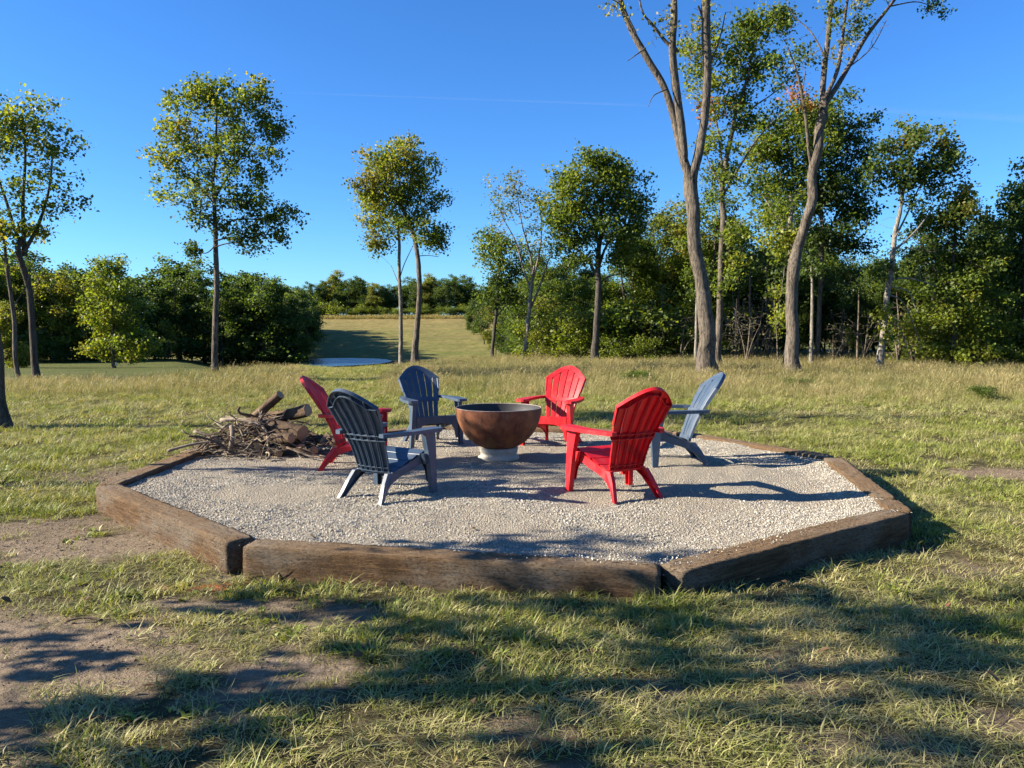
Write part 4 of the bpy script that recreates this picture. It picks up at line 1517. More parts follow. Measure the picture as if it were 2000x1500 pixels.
T['pair_bent'] = photo_tree('tree', 'curved trunk bending left into a yellowish crown, right one of the pair', 38.5, (810, 706),
    [[(811, 708, 16), (814, 650, 13), (820, 580, 12), (818, 510, 10.5), (804, 450, 9.5), (785, 405, 8), (762, 380, 5), (742, 368, 3)], [(784, 402, 5), (782, 370, 4), (776, 330, 2.6), (770, 300, 1.5)], [(800, 440, 4), (815, 400, 3), (828, 360, 2)], [(818, 500, 2), (835, 498, 1.4), (855, 500, 1)], [(790, 415, 4), (800, 370, 3), (806, 320, 2)]],
    [(770, 308, 44, 22, 1.25, LY + PALE[:1]), (805, 305, 28, 20, 1.1, PALE + LIME), (735, 335, 36, 28, 1.2, OLIVE + LIME), (720, 365, 26, 24, 1.1, OLIVE), (775, 345, 50, 32, 1.25, OLIVE + LIME), (825, 345, 30, 26, 1.0, GL), (765, 385, 46, 26, 1.0, LIME), (810, 390, 40, 28, 1.0, GREEN), (848, 410, 24, 18, .9, GREEN), (790, 425, 40, 22, .8, GREEN), (825, 445, 34, 26, .9, GREEN), (855, 470, 12, 20, .8, GREEN), (845, 485, 18, 12, .7, GREEN)],
    6, dens=26, leaves=14, size=.15, spread=.24, sides=12)
T['mid_dark'] = photo_tree('tree', 'small dark leaning tree at the right edge of the far field', 44.0, (962, 698),
    [[(961, 700, 8), (966, 640, 7.5), (971, 590, 7), (976, 530, 6), (980, 480, 4)], [(966, 625, 2.4), (985, 600, 2), (1000, 590, 1.2)], [(965, 640, 2), (980, 655, 1.5), (996, 664, .8)]],
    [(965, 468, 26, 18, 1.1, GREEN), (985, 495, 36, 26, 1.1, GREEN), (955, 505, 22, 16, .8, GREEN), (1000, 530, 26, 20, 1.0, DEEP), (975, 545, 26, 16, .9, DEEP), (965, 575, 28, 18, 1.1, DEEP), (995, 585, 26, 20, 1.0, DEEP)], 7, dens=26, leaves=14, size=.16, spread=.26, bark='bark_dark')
T['mid_sparse'] = photo_tree('tree', 'sparse grey tree with fanning bare limbs and a thin pale top', 41.2, (1027, 702),
    [[(1026, 704, 11), (1030, 650, 9.5), (1034, 600, 9), (1038, 560, 8), (1044, 520, 5)], [(1036, 565, 5), (1024, 530, 4), (1006, 470, 3), (985, 430, 2), (972, 400, 1.2)], [(1040, 555, 5), (1036, 500, 4), (1020, 440, 3), (1010, 380, 1.6)], [(1042, 540, 5), (1052, 500, 4), (1058, 440, 2.6), (1050, 380, 1.3)], [(1033, 610, 5), (1050, 570, 4), (1064, 530, 3), (1078, 490, 1.4)]],
    [(985, 372, 28, 18, .8, PALE), (1012, 362, 26, 14, .8, PALE), (1040, 385, 28, 20, .7, PALE + GREEN), (975, 410, 22, 20, .6, GREEN), (1010, 420, 36, 26, .45, PALE), (1055, 420, 26, 28, .6, GREEN), (970, 455, 14, 26, .6, GREEN), (1030, 465, 46, 26, .4, PALE), (1072, 480, 20, 26, .6, GREEN), (1015, 440, 50, 50, .6, []), (1060, 470, 30, 50, .5, []), (1070, 540, 20, 26, .4, [])], 8, dens=26, leaves=7, size=.13, spread=.22, bark='bark_pale', tip=.008)
T['oak'] = photo_tree('tree', 'full round-crowned oak with a dark straight trunk right of centre', 37.9, (1163, 707),
    [[(1163, 709, 17), (1165, 640, 14), (1168, 570, 14), (1170, 510, 12), (1174, 450, 8), (1178, 380, 5)], [(1168, 545, 7), (1150, 510, 6), (1125, 485, 5), (1095, 470, 3)], [(1170, 520, 7), (1185, 480, 5), (1210, 450, 4), (1235, 430, 2.5)], [(1171, 500, 6), (1160, 440, 5), (1135, 390, 3)], [(1169, 555, 4), (1190, 540, 3), (1215, 535, 1.6)], [(1173, 470, 6), (1195, 420, 4), (1215, 370, 2.5)]],
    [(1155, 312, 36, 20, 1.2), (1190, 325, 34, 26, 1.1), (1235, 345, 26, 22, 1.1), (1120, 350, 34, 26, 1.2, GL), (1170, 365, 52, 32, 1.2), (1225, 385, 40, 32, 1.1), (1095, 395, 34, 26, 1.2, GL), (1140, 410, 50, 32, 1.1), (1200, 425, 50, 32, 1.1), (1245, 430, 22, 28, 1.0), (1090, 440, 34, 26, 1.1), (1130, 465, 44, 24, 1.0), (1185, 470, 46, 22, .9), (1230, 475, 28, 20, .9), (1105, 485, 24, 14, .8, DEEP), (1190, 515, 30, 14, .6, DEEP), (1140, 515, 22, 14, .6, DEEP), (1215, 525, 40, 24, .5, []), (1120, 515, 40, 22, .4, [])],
    9, dens=27, leaves=15, size=.16, spread=.26, bark='bark_dark', sides=12)
T['big_fork'] = photo_tree('tree', 'tallest bare tree, its thick trunk forking into three leafless limbs', 25.2, (1385, 738),
    [[(1386, 740, 39), (1381, 680, 33), (1375, 610, 31), (1366, 530, 29), (1356, 440, 28), (1350, 370, 29), (1349, 335, 30)], [(1346, 345, 20), (1332, 290, 18), (1318, 225, 16), (1298, 165, 15), (1262, 105, 14), (1232, 45, 12), (1210, -10, 10), (1190, -90, 7)], [(1336, 300, 16), (1330, 240, 17), (1320, 160, 17), (1313, 90, 15), (1316, 20, 14), (1312, -60, 10), (1320, -150, 6)], [(1352, 345, 20), (1365, 300, 19), (1376, 230, 18), (1382, 150, 18), (1380, 70, 18), (1378, 0, 18), (1372, -80, 13), (1380, -190, 7)],
     [(1318, 95, 9), (1300, 80, 7), (1275, 50, 6), (1255, 25, 4), (1246, -20, 3)], [(1258, 96, 4), (1242, 108, 2.4), (1225, 120, 1.2)], [(1380, 40, 6), (1372, 25, 5), (1366, 8, 4)], [(1300, 175, 3.5), (1275, 190, 2), (1262, 215, 1.1)], [(1384, 130, 4), (1405, 80, 3), (1420, 20, 2)], [(1240, 60, 3.5), (1212, 20, 2.6), (1185, 10, 1.4)]],
    [(1180, -80, 70, 60, .4, GREEN), (1300, -140, 80, 70, .4, GREEN), (1400, -160, 80, 80, .4, GREEN), (1262, 52, 40, 26, .25, PALE), (1190, 12, 16, 8, .5, PALE), (1350, 40, 60, 40, .14, PALE), (1290, 70, 60, 60, .3, []), (1410, 60, 34, 70, .3, []), (1350, 120, 40, 60, .2, []), (1225, 90, 30, 40, .3, [])], 10, dens=24, leaves=5, size=.11, spread=.15, sides=18, rough=.14, tip=.006, step=.24)
T['behind_fork'] = photo_tree('tree', 'slender leafy tree right behind the big forked trunk, leaning right', 32.2, (1403, 718),
    [[(1402, 720, 17), (1405, 640, 14.5), (1409, 540, 14), (1412, 450, 13), (1411, 370, 12), (1422, 290, 10), (1440, 215, 8), (1462, 140, 6), (1478, 60, 3)], [(1413, 380, 6), (1440, 330, 5), (1470, 280, 3.5), (1510, 235, 2)], [(1430, 260, 5), (1465, 215, 4), (1500, 190, 2.6), (1535, 165, 1.4)], [(1411, 360, 5), (1390, 330, 3.4), (1382, 300, 2)], [(1412, 340, 5), (1400, 250, 4), (1380, 170, 2.5), (1365, 110, 1.5)], [(1412, 470, 3), (1440, 440, 2.4), (1470, 420, 1.4)]],
    [(1455, 40, 40, 28, 1.3), (1500, 55, 34, 34, 1.2), (1440, 90, 34, 30, 1.2), (1500, 105, 34, 26, 1.0), (1465, 135, 34, 24, 1.0), (1362, 75, 34, 34, 1.1, GL + YELLOW[:1]), (1375, 120, 34, 24, 1.0, GL), (1385, 165, 40, 22, 1.0, LY), (1420, 200, 44, 26, .9, GREEN), (1390, 215, 26, 14, .7, RUSSET + LIME), (1440, 245, 34, 22, .8, DEEP), (1405, 275, 30, 22, .9, GL), (1420, 330, 40, 26, .9, GREEN), (1400, 365, 26, 20, .8, GREEN), (1520, 200, 24, 40, .2, DEEP), (1515, 205, 34, 60, .5, []), (1480, 250, 44, 40, .4, []), (1450, 290, 30, 30, .4, []), (1420, 420, 40, 40, .4, []), (1425, 470, 38, 34, .6, GL), (1415, 540, 34, 40, .5, GL)], 11, dens=24, leaves=14, size=.15, spread=.22, sides=12)
T['bare_right'] = photo_tree('tree', 'large bent tree right of the forked one, bare limbs fanning to the right', 27.6, (1550, 730),
    [[(1551, 732, 28), (1549, 670, 25), (1547, 600, 25), (1550, 530, 27), (1566, 480, 22), (1580, 410, 20), (1588, 330, 20), (1598, 250, 19), (1606, 200, 18)], [(1605, 215, 12), (1612, 150, 12), (1620, 70, 11), (1630, 0, 9), (1642, -80, 6)], [(1610, 205, 12), (1640, 165, 11), (1672, 115, 10), (1705, 60, 8), (1740, 15, 7), (1775, -30, 5), (1820, -70, 3)], [(1610, 195, 9), (1634, 140, 8), (1644, 80, 7), (1650, 20, 6), (1668, -60, 4)], [(1586, 330, 8), (1574, 285, 6.5), (1563, 225, 6), (1548, 160, 5), (1530, 100, 2.5)], [(1562, 220, 4), (1566, 180, 3), (1572, 140, 2)], [(1610, 110, 4), (1590, 60, 3), (1562, 20, 2), (1550, 0, 1)], [(1740, 12, 3), (1790, 2, 2.2), (1822, 12, 1.2)], [(1660, 130, 3), (1700, 95, 2.2), (1730, 40, 1.4)]],
    [(1685, 35, 30, 22, .7, GL), (1650, 55, 24, 18, .4, GREEN), (1625, 5, 22, 18, .5, GREEN), (1828, 18, 14, 10, 1.2, DEEP), (1730, 0, 40, 20, .5, GREEN), (1566, 120, 24, 16, .4, DEEP), (1540, 140, 26, 30, .35, GREEN), (1570, 190, 22, 14, .9, RUSSET), (1560, 215, 26, 14, .6, RUSSET + GREEN), (1700, -90, 110, 60, .5, GREEN), (1600, -110, 60, 60, .5, GREEN), (1650, 90, 60, 50, .12, PALE), (1560, 90, 40, 60, .45, []), (1540, 40, 30, 40, .4, []), (1650, 60, 70, 70, .4, []), (1720, 70, 50, 40, .35, []), (1530, 130, 26, 40, .4, [])], 12, dens=24, leaves=8, size=.12, spread=.17, sides=16, rough=.12, bark='bark', step=.24)
T['twin'] = photo_tree('tree', 'pale straight trunk close behind the bent one, vine leaves on its side', 29.5, (1541, 716),
    [[(1540, 718, 20), (1542, 640, 18), (1545, 560, 17), (1546, 500, 15), (1548, 440, 11), (1545, 380, 7)], [(1546, 480, 5), (1525, 430, 4), (1500, 380, 2)]],
    [(1530, 450, 40, 34, 1.1, LIME), (1540, 400, 40, 30, 1.0, GL), (1550, 490, 24, 26, .7, LIME), (1530, 620, 8, 60, .5, LIME)], 13, dens=22, leaves=13, size=.15, spread=.22, bark='bark_pale')
T['great'] = photo_tree('tree', 'broad dark green tree, biggest crown of the right wood, behind the bent trunk', 38.5, (1600, 706),
    [[(1597, 708, 12), (1598, 640, 11), (1600, 560, 10), (1602, 470, 9), (1600, 380, 7), (1596, 300, 4)], [(1600, 540, 5), (1560, 460, 4), (1510, 400, 2.5)], [(1601, 480, 5), (1640, 420, 4), (1680, 370, 2)], [(1600, 420, 5), (1560, 340, 4), (1520, 290, 2)], [(1600, 400, 4), (1640, 320, 3), (1660, 260, 2)]],
    [(1560, 232, 60, 30, 1.2), (1620, 225, 46, 28, 1.1, DEEP), (1665, 255, 30, 26, 1.1, DEEP), (1510, 285, 50, 34, 1.1, GL), (1580, 290, 60, 40, 1.1), (1640, 300, 50, 36, 1.1, DEEP), (1690, 330, 26, 24, .9, DEEP), (1500, 350, 44, 34, 1.0), (1560, 370, 60, 40, 1.0, GREEN + DEEP), (1630, 380, 60, 40, 1.1, DEEP), (1680, 410, 34, 34, .9, DEEP), (1520, 430, 50, 34, .8, GREEN), (1590, 460, 60, 40, .9, DEEP), (1655, 470, 40, 36, .9, DEEP), (1470, 320, 28, 30, .8, GL), (1600, 540, 60, 40, .7, DEEP), (1500, 520, 40, 50, .5, []), (1680, 520, 36, 50, .5, []), (1640, 560, 50, 40, .4, [])], 14, dens=26, leaves=15, size=.17, spread=.27, bark='bark')
T['lean'] = photo_tree('tree', 'pale trunk leaning right at the edge of the wood, dead twigs beside it', 30.5, (1718, 722),
    [[(1718, 724, 17), (1724, 660, 14), (1732, 590, 13), (1742, 510, 12), (1752, 450, 10), (1764, 390, 8), (1772, 320, 5)], [(1750, 460, 5), (1775, 420, 4), (1800, 370, 3), (1825, 320, 1.8)], [(1746, 490, 5), (1790, 450, 4), (1830, 400, 2.4)], [(1735, 575, 4), (1765, 590, 3), (1790, 640, 2), (1800, 690, 1)], [(1737, 545, 4), (1775, 545, 3), (1820, 560, 1.5)], [(1735, 560, 3), (1772, 570, 2.4), (1785, 610, 1.4)], [(1730, 600, 3), (1750, 640, 2), (1760, 690, 1)], [(1764, 395, 4), (1752, 350, 3), (1742, 300, 2)]],
    [(1772, 262, 26, 20, 1.2, GREEN + OLIVE), (1755, 300, 34, 26, 1.1, DEEP), (1825, 285, 36, 26, 1.1, OLIVE + GREEN), (1735, 335, 32, 26, 1.1, DEEP), (1790, 330, 30, 26, .8, DEEP), (1860, 320, 26, 22, 1.0, DEEP), (1840, 350, 44, 26, 1.0, DEEP), (1775, 385, 26, 18, .6, DEEP), (1710, 340, 18, 16, .8, DEEP), (1720, 520, 18, 20, .5, DEEP), (1725, 640, 10, 40, .5, LIME), (1780, 570, 34, 60, .7, []), (1765, 640, 26, 46, .7, []), (1800, 470, 34, 60, .4, []), (1745, 450, 30, 40, .4, [])], 15, dens=26, leaves=14, size=.15, spread=.23, bark='bark_pale', tip=.006)
T['right_bushy'] = photo_tree('tree', 'bushy tree at the right, leafy down to the ground with a yellow top', 33.0, (1862, 722),
    [[(1862, 724, 14), (1864, 640, 12), (1862, 560, 10), (1868, 480, 7), (1872, 420, 4)], [(1863, 600, 5), (1830, 540, 4), (1800, 500, 2)], [(1864, 560, 5), (1900, 500, 4), (1930, 460, 2)]],
    [(1850, 400, 44, 26, 1.2, GREEN + OLIVE), (1895, 392, 22, 18, 1.2, YELLOW), (1815, 440, 44, 30, 1.1, GREEN), (1875, 445, 50, 34, 1.1, DEEP + OLIVE), (1920, 470, 34, 30, 1.0, DEEP), (1835, 500, 60, 34, 1.0, DEEP), (1900, 520, 56, 34, 1.0, GREEN), (1935, 505, 20, 20, .8, YELLOW + LIME), (1850, 560, 60, 34, .9, GREEN), (1910, 580, 50, 34, .9, GL), (1850, 620, 70, 30, 1.1, GL), (1800, 640, 44, 20, 1.0, LIME), (1900, 640, 56, 28, 1.1, LIME), (1860, 680, 70, 24, 1.2, LIME), (1815, 690, 30, 16, 1.0, GL), (1910, 700, 40, 18, 1.2, LIME)], 16, dens=25, leaves=15, size=.155, spread=.23, bark='bark_dark')
T['right_edge'] = photo_tree('tree', 'dark tree filling the right edge of the picture', 33.5, (2000, 724),
    [[(2000, 726, 14), (2001, 640, 12), (1998, 540, 10), (1996, 440, 7), (1995, 380, 4)], [(1999, 560, 5), (1960, 500, 4), (1935, 460, 2)], [(1999, 520, 5), (2040, 460, 4)]],
    [(1985, 372, 30, 24, 1.2, GREEN), (2030, 360, 40, 30, 1.1, DEEP), (1975, 420, 36, 30, 1.1, DEEP), (2030, 440, 50, 40, 1.0, DEEP), (1970, 490, 40, 36, 1.0, DEEP), (2040, 520, 60, 40, 1.0, DEEP), (1975, 570, 46, 40, .9, DEEP), (2040, 610, 60, 40, .9, DEEP), (1985, 650, 50, 34, .8, GREEN), (2040, 690, 60, 24, .8, GREEN)], 17, dens=25, leaves=14, size=.16, spread=.25, bark='bark_dark')
T['sapling'] = photo_tree('tree', 'young yellow-green tree with tiered branches in front of the left wood', 46.0, (223, 735),
    [[(223, 737, 8), (222, 680, 7), (220, 620, 6), (217, 560, 4), (215, 510, 2)], [(222, 690, 3), (190, 675, 2.2), (168, 680, 1.4)], [(222, 680, 3), (260, 665, 2.2), (296, 668, 1.4)]],
    [(214, 522, 26, 18, 1.2, GL), (205, 550, 34, 22, 1.1, GL), (235, 565, 34, 24, 1.1, GREEN), (200, 590, 40, 22, 1.0, LIME + GREEN), (245, 605, 38, 22, 1.0, GREEN), (200, 625, 34, 14, 1.1, LIME), (240, 640, 44, 16, 1.1, GL), (200, 655, 30, 12, 1.1, LIME), (262, 665, 36, 12, 1.1, LIME + GREEN), (185, 682, 26, 10, 1.2, LIME), (235, 690, 40, 12, 1.1, LIME), (285, 678, 20, 10, 1.1, GL)], 18, dens=26, leaves=14, size=.17, spread=.24, bark='bark')
tg = obj('tag', np_mesh('tag', [(.16, -.16, .2), (.28, -.16, .2), (.28, -.16, .42), (.16, -.16, .42), (.16, -.13, .2), (.28, -.13, .2), (.28, -.13, .42), (.16, -.13, .42)],
         [np.array([(0, 1, 2, 3), (5, 4, 7, 6), (4, 0, 3, 7), (1, 5, 6, 2), (3, 2, 6, 7), (4, 5, 1, 0)])]), M['tag'], T['sapling'])

# ---- trees of the woods: a few kinds, each copy a tree of its own
def wood_kind(seed, H, W, low, palette, size, leaves, dens, bark='bark_dark', trunkr=.12, nblob=24):
    r = np.random.default_rng(seed)
    root = empty('tree')
    P = np.array([[0, 0, 0], [r.normal() * .1, r.normal() * .1, H * .25], [r.normal() * .25, r.normal() * .25, H * .55], [r.normal() * .35, r.normal() * .35, H * .88]])
    BB = []
    for k in range(nblob):
        z = low + (H - low) * (k + .5) / nblob
        prof = math.sin(pi * min(1, ((z - low) / (H - low)) * .70 + .18)) ** .7
        rad = W * prof
        a = r.random() * 2 * pi; d = rad * (.25 + .6 * math.sqrt(r.random()))
        br = rad * (.30 + .22 * r.random())
        zz = min(z, H - br * .55)
        BB.append((d * cos(a), d * sin(a), zz, br, br, br * .62, 1.0, palette))
    limbs = [(P, np.array([trunkr, trunkr * .85, trunkr * .6, trunkr * .2]))]
    for k in range(4):
        h = H * (.28 + .13 * k); a = r.random() * 6.28; L = W * .7
        b = np.array([P[1][0], P[1][1], h])
        limbs.append((np.array([b, b + [cos(a) * L * .5, sin(a) * L * .5, L * .45], b + [cos(a) * L, sin(a) * L, L * .8]]), np.array([trunkr * .4, trunkr * .3, trunkr * .12])))
    build_tree(root, limbs, BB, r, dens=dens * 1.9, leaves=leaves * 2.2, size=size * .9, spread=.30, bark=bark, sides=8, step=.42, tip=.010)
    root['H'] = H
    return root


def bush_kind(seed, H, W, palette, size, leaves, dens):
    r = np.random.default_rng(seed)
    root = empty('shrub')
    BB = []
    for k in range(9):
        a = r.random() * 6.28; d = W * .6 * math.sqrt(r.random()); z = H * (.12 + .75 * r.random() * (1 - .4 * d / W))
        br = W * (.28 + .2 * r.random())
        BB.append((d * cos(a), d * sin(a), z, br, br, br * .6, 1.0, palette))
    limbs = [(np.array([[0, 0, 0], [.05, 0, H * .3], [.1, .05, H * .7]]), np.array([.05, .04, .015]))]
    for k in range(3):
        a = r.random() * 6.28
        limbs.append((np.array([[0, 0, .1], [cos(a) * W * .25, sin(a) * W * .25, H * .3], [cos(a) * W * .5, sin(a) * W * .5, H * .6]]), np.array([.035, .028, .01])))
    build_tree(root, limbs, BB, r, dens=dens * 1.3, leaves=leaves * 1.4, size=size, spread=.26, bark='bark_dark', sides=6, step=.38, tip=.007)
    root['H'] = H
    return root


def dead_kind(seed, H, W):
    r = np.random.default_rng(seed)
    root = empty('bare_shrub')
    BB = [(r.normal() * W * .3, r.normal() * W * .3, H * (.25 + .6 * r.random()), W * .6, W * .6, H * .25, 1.0, PALE) for k in range(6)]
    limbs = [(np.array([[0, 0, 0], [.1, 0, H * .4], [.25, .1, H * .85]]), np.array([.06, .045, .015]))]
    for k in range(3):
        a = r.random() * 6.28
        limbs.append((np.array([[0, 0, .2], [cos(a) * W * .3, sin(a) * W * .3, H * .4], [cos(a) * W * .8, sin(a) * W * .8, H * .75]]), np.array([.035, .026, .01])))
    build_tree(root, limbs, BB, r, dens=40, leaves=.4, size=.12, spread=.2, bark='bark', sides=6, step=.26, tip=.008)
    root['H'] = H
    return root


ORD = 'first second third fourth fifth sixth seventh eighth ninth tenth eleventh twelfth thirteenth fourteenth fifteenth sixteenth seventeenth eighteenth nineteenth twentieth twenty-first twenty-second twenty-third'.split()


def ordered(rows):
    """rows sorted from left to right with their ordinal word"""
    return [(ORD[i], *r_) for i, r_ in enumerate(sorted(rows, key=lambda t: t[1]))]


K = {
    'a': wood_kind(401, 10, 2.5, 1.6, GREEN + DEEP, .17, 15, 24), 'b': wood_kind(402, 10, 2.1, 2.4, GREEN + LIME[:1], .17, 15, 24),
    'c': wood_kind(403, 10, 2.8, 1.2, DEEP + GREEN[:1], .18, 15, 22), 'd': wood_kind(404, 10, 1.9, 3.2, OLIVE + GREEN, .17, 14, 24),
    'f': wood_kind(405, 10, 2.4, 1.6, DEEP + DEEP + GREEN[:1], .25, 9, 21), 'g': wood_kind(406, 10, 2.6, 1.2, GREEN + OLIVE[:2], .25, 9, 21), 'h': wood_kind(407, 10, 2.1, 1.4, DEEP, .25, 9, 21),  # f and h: leaf colour darkened to stand for the left wood's shade
    'l': wood_kind(408, 10, 3.0, .4, LIME + OLIVE, .24, 11, 22),
    'p': bush_kind(411, 3.2, 1.7, LIME + GREEN, .14, 15, 30), 'q': bush_kind(412, 3.0, 1.9, GREEN + DEEP, .14, 15, 30), 'r': bush_kind(413, 3.4, 1.5, LIME + OLIVE[:1], .13, 14, 30),
    's': bush_kind(414, 3.2, 1.9, DEEP, .17, 14, 30),  # dark leaf colour standing for shade at the left wood's foot
    'x': dead_kind(421, 4.0, 1.3), 'y': dead_kind(422, 3.4, 1.5),
}
first = dict.fromkeys(K, True)
wrng = np.random.default_rng(77)


def place(kind, px, top, D, label, cat, group, wide=1.0, base_z=None):
    o = K[kind] if first[kind] else copy_tree(K[kind])
    first[kind] = False
    p = at(px, top, D)
    z0 = gz(p[0], D) if base_z is None else base_z
    h = max(.5, p[2] - z0) / o['H']
    o.location = (p[0], D, z0 - .08)
    w = h * (.85 + .3 * wrng.random()) * wide
    o.scale = (w, w, h)
    o.rotation_euler = (0, 0, wrng.random() * 6.28)
    tag(o, label, cat, group)
    return o


rw = [('a', 1075, 545, 47), ('b', 1118, 532, 45), ('c', 1180, 535, 46), ('b', 1232, 440, 43), ('a', 1290, 418, 45), ('d', 1335, 392, 44), ('b', 1385, 372, 42), ('c', 1440, 440, 46), ('a', 1500, 470, 45), ('c', 1560, 470, 48), ('a', 1640, 480, 47),
      ('b', 1700, 520, 46), ('c', 1775, 480, 44), ('a', 1830, 440, 42), ('b', 1905, 440, 44), ('c', 1958, 420, 42), ('a', 2050, 390, 40), ('c', 2120, 370, 38), ('b', 2190, 400, 40), ('a', 2270, 380, 41), ('c', 2360, 400, 40)]
for od, k, px, top, D in ordered(rw):
    place(k, px, top, D, od + ' tree from the left in the second row of the right wood', 'tree', 'trees inside the right wood', wide=1.05)
for i in range(34):
    px = 1060 + i * 40 + wrng.normal() * 10
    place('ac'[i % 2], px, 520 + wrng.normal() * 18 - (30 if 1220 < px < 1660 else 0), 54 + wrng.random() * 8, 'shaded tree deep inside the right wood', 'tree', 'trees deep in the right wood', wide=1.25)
for i in range(46):
    px = 1050 + i * 30 + wrng.normal() * 8
    place('cq'[i % 2], px, 600 + wrng.normal() * 16, 50 + wrng.random() * 5, 'shaded undergrowth bush at the foot of the right wood', 'bush', 'undergrowth in the right wood', wide=1.2)  # every other one uses dark-leaved c, its colour standing for inner shade
for od, k, px, top, D in ordered([('p', 1062, 592, 43), ('r', 1095, 560, 42), ('p', 1130, 585, 41), ('q', 1195, 585, 40.5), ('q', 1240, 560, 40), ('p', 1215, 640, 38.5), ('q', 1285, 590, 39.5), ('r', 1320, 565, 40), ('q', 1345, 610, 39), ('p', 1255, 640, 38), ('r', 1050, 640, 41), ('p', 1110, 640, 40)]):
    place(k, px, top, D, od + ' bush from the left along the sunny left front of the right wood', 'bush', 'sunny bushes at the right wood edge', wide=1.25)
for od, k, px, top, D in ordered([('p', 1780, 640, 36), ('r', 1950, 625, 33), ('p', 1985, 655, 32.5), ('q', 2040, 600, 33), ('p', 2110, 600, 33), ('q', 2190, 580, 33)]):
    place(k, px, top, D, od + ' low leafy bush from the left, right of the pale leaning trunk', 'bush', 'bushes at the front right of the wood', wide=1.2)
for od, k, px, top, D in ordered([('x', 1440, 540, 38), ('y', 1480, 560, 39), ('x', 1505, 520, 41), ('y', 1460, 600, 36), ('x', 1650, 560, 40), ('y', 1690, 600, 38), ('x', 1760, 540, 34), ('y', 1790, 590, 34), ('x', 1630, 640, 36), ('y', 1330, 600, 38), ('x', 1275, 560, 39)]):
    place(k, px, top, D, od + ' tangle of bare grey dead branches from the left in the right wood', 'dead shrub', 'dead shrubs in the right wood', wide=1.1)
# slim stems seen in the dark of the wood
stems = [(1360, 708, 35, 560, 8, 0), (1585, 706, 35, 520, 9, 5), (1290, 706, 39, 560, 4, 4), (1470, 706, 38, 540, 7, -6), (1640, 708, 40, 580, 5, 8), (1675, 710, 37, 560, 5, 3), (1910, 716, 37, 560, 6, 4), (1235, 704, 42, 540, 5, 2), (1500, 705, 42, 520, 6, -5), (1440, 706, 41, 540, 5, 2), (1520, 707, 37, 560, 3.5, -9), (1968, 718, 34, 560, 4, 10)]
for i, (px, py, D, top, w, ln) in enumerate(sorted(stems)):
    photo_tree('tree', ORD[i] + ' slim bare stem from the left in the dark front of the right wood', D, (px, py), [[(px, py, w), (px + ln * .3, (py * 2 + top) / 3, w * .9), (px + ln * .7, (py + 2 * top) / 3, w * .8), (px + ln, top, w * .5)]],
               [(px + ln, top, 16, 18, .6, DEEP)], 500 + i, 'slim stems in the right wood', dens=16, leaves=8, size=.15, bark='bark_pale' if px in (1360, 1585) else 'bark')
# left wood, standing on the near bank of the pond
lw = [('l', -190, 500, 62), ('g', -120, 495, 64), ('f', -50, 505, 66), ('g', 8, 515, 66.5), ('f', 58, 512, 69), ('l', 105, 535, 66.5), ('f', 150, 515, 71), ('l', 192, 545, 67.5), ('h', 250, 545, 70), ('f', 272, 585, 68.5), ('h', 305, 565, 71), ('f', 345, 540, 72), ('h', 395, 528, 73), ('h', 432, 565, 71), ('h', 474, 540, 73), ('f', 512, 535, 72), ('h', 545, 568, 72), ('h', 580, 574, 73)]
for od, k, px, top, D in ordered(lw):
    place(k, px, top, D, {'l': 'yellow-green sunlit tree', 'f': 'tree leafed deep green for shade', 'g': 'olive green tree', 'h': 'tree with shade-darkened leaves'}[k] + ', ' + od + ' from the left in the front row of the left wood', 'tree', 'front trees of the left wood', wide=1.15)
for i in range(26):
    px = -200 + i * 31 + wrng.normal() * 8
    if px > 560: continue
    place('fhh'[i % 3], px, 12 + 10 * wrng.normal() + float(np.interp(px, [-200, 60, 200, 290, 350, 420, 480, 600], [480, 492, 520, 535, 512, 520, 530, 560])) + wrng.normal() * 9, 84 + wrng.random() * 10, 'tree with shade-darkened leaves in the back rows of the left wood', 'tree', 'back trees of the left wood', wide=1.2)
for i in range(30):
    px = -140 + i * 24.5 + wrng.normal() * 6
    place('sr'[int(px < 90)], px, 660 + wrng.normal() * 14, 64 + wrng.random() * 2 if px < 130 else 71.5 + wrng.random() * 3, 'bush at the foot of the sunlit left wood' if px < 130 else 'bush with leaves darkened for shade at the foot of the left wood', 'bush', 'sunlit undergrowth of the left wood' if px < 130 else 'shaded undergrowth of the left wood', wide=1.5)
place('r', 325, 614, 69, 'round yellow-topped bush standing out from the dark left wood', 'bush', None, wide=.8)
place('l', 20, 590, 47, 'low yellow-green tree behind the two leaning trunks at the left', 'tree', None, wide=1.2)
for i, D in enumerate(range(98, 168, 3)):
    for j in range(2):
        place('fgh'[(i + j) % 3], 582 - 26 * j + wrng.normal() * 6 - (D - 98) * .05, 572 + wrng.normal() * 6 + (D - 98) * .12, D, 'tree of the left wood along the far side of the pond, mostly hidden', 'tree', 'trees beyond the pond on the left', wide=1.25)
# trees between the field and the right wood, then the far treeline
for od, k, px, top, D in ordered([('f', 925, 585, 150), ('h', 945, 570, 125), ('g', 968, 580, 105), ('f', 992, 590, 86), ('h', 1015, 575, 74), ('g', 1045, 575, 62), ('f', 1068, 560, 58)]):
    place(k, px, top, D, od + ' tree from the left along the right border of the far field', 'tree', 'trees along the right border of the field')
for i in range(76):
    px = 470 + i * 8.7 + wrng.normal() * 3
    D = 240 + wrng.random() * 22
    place('fgh'[int(wrng.integers(0, 3))], px, 553 + wrng.normal() * 7 + 7 * sin(px * .035), D, 'tree in the distant treeline above the sloping field', 'tree', 'trees of the distant treeline', wide=1.12)
for i in range(50):
    px = 470 + i * 13 + wrng.normal() * 3
    place('pq'[i % 2], px, 596 + wrng.normal() * 5, 237 + wrng.random() * 4, 'low tree at the foot of the distant treeline', 'tree', 'low trees of the distant treeline', wide=1.7)

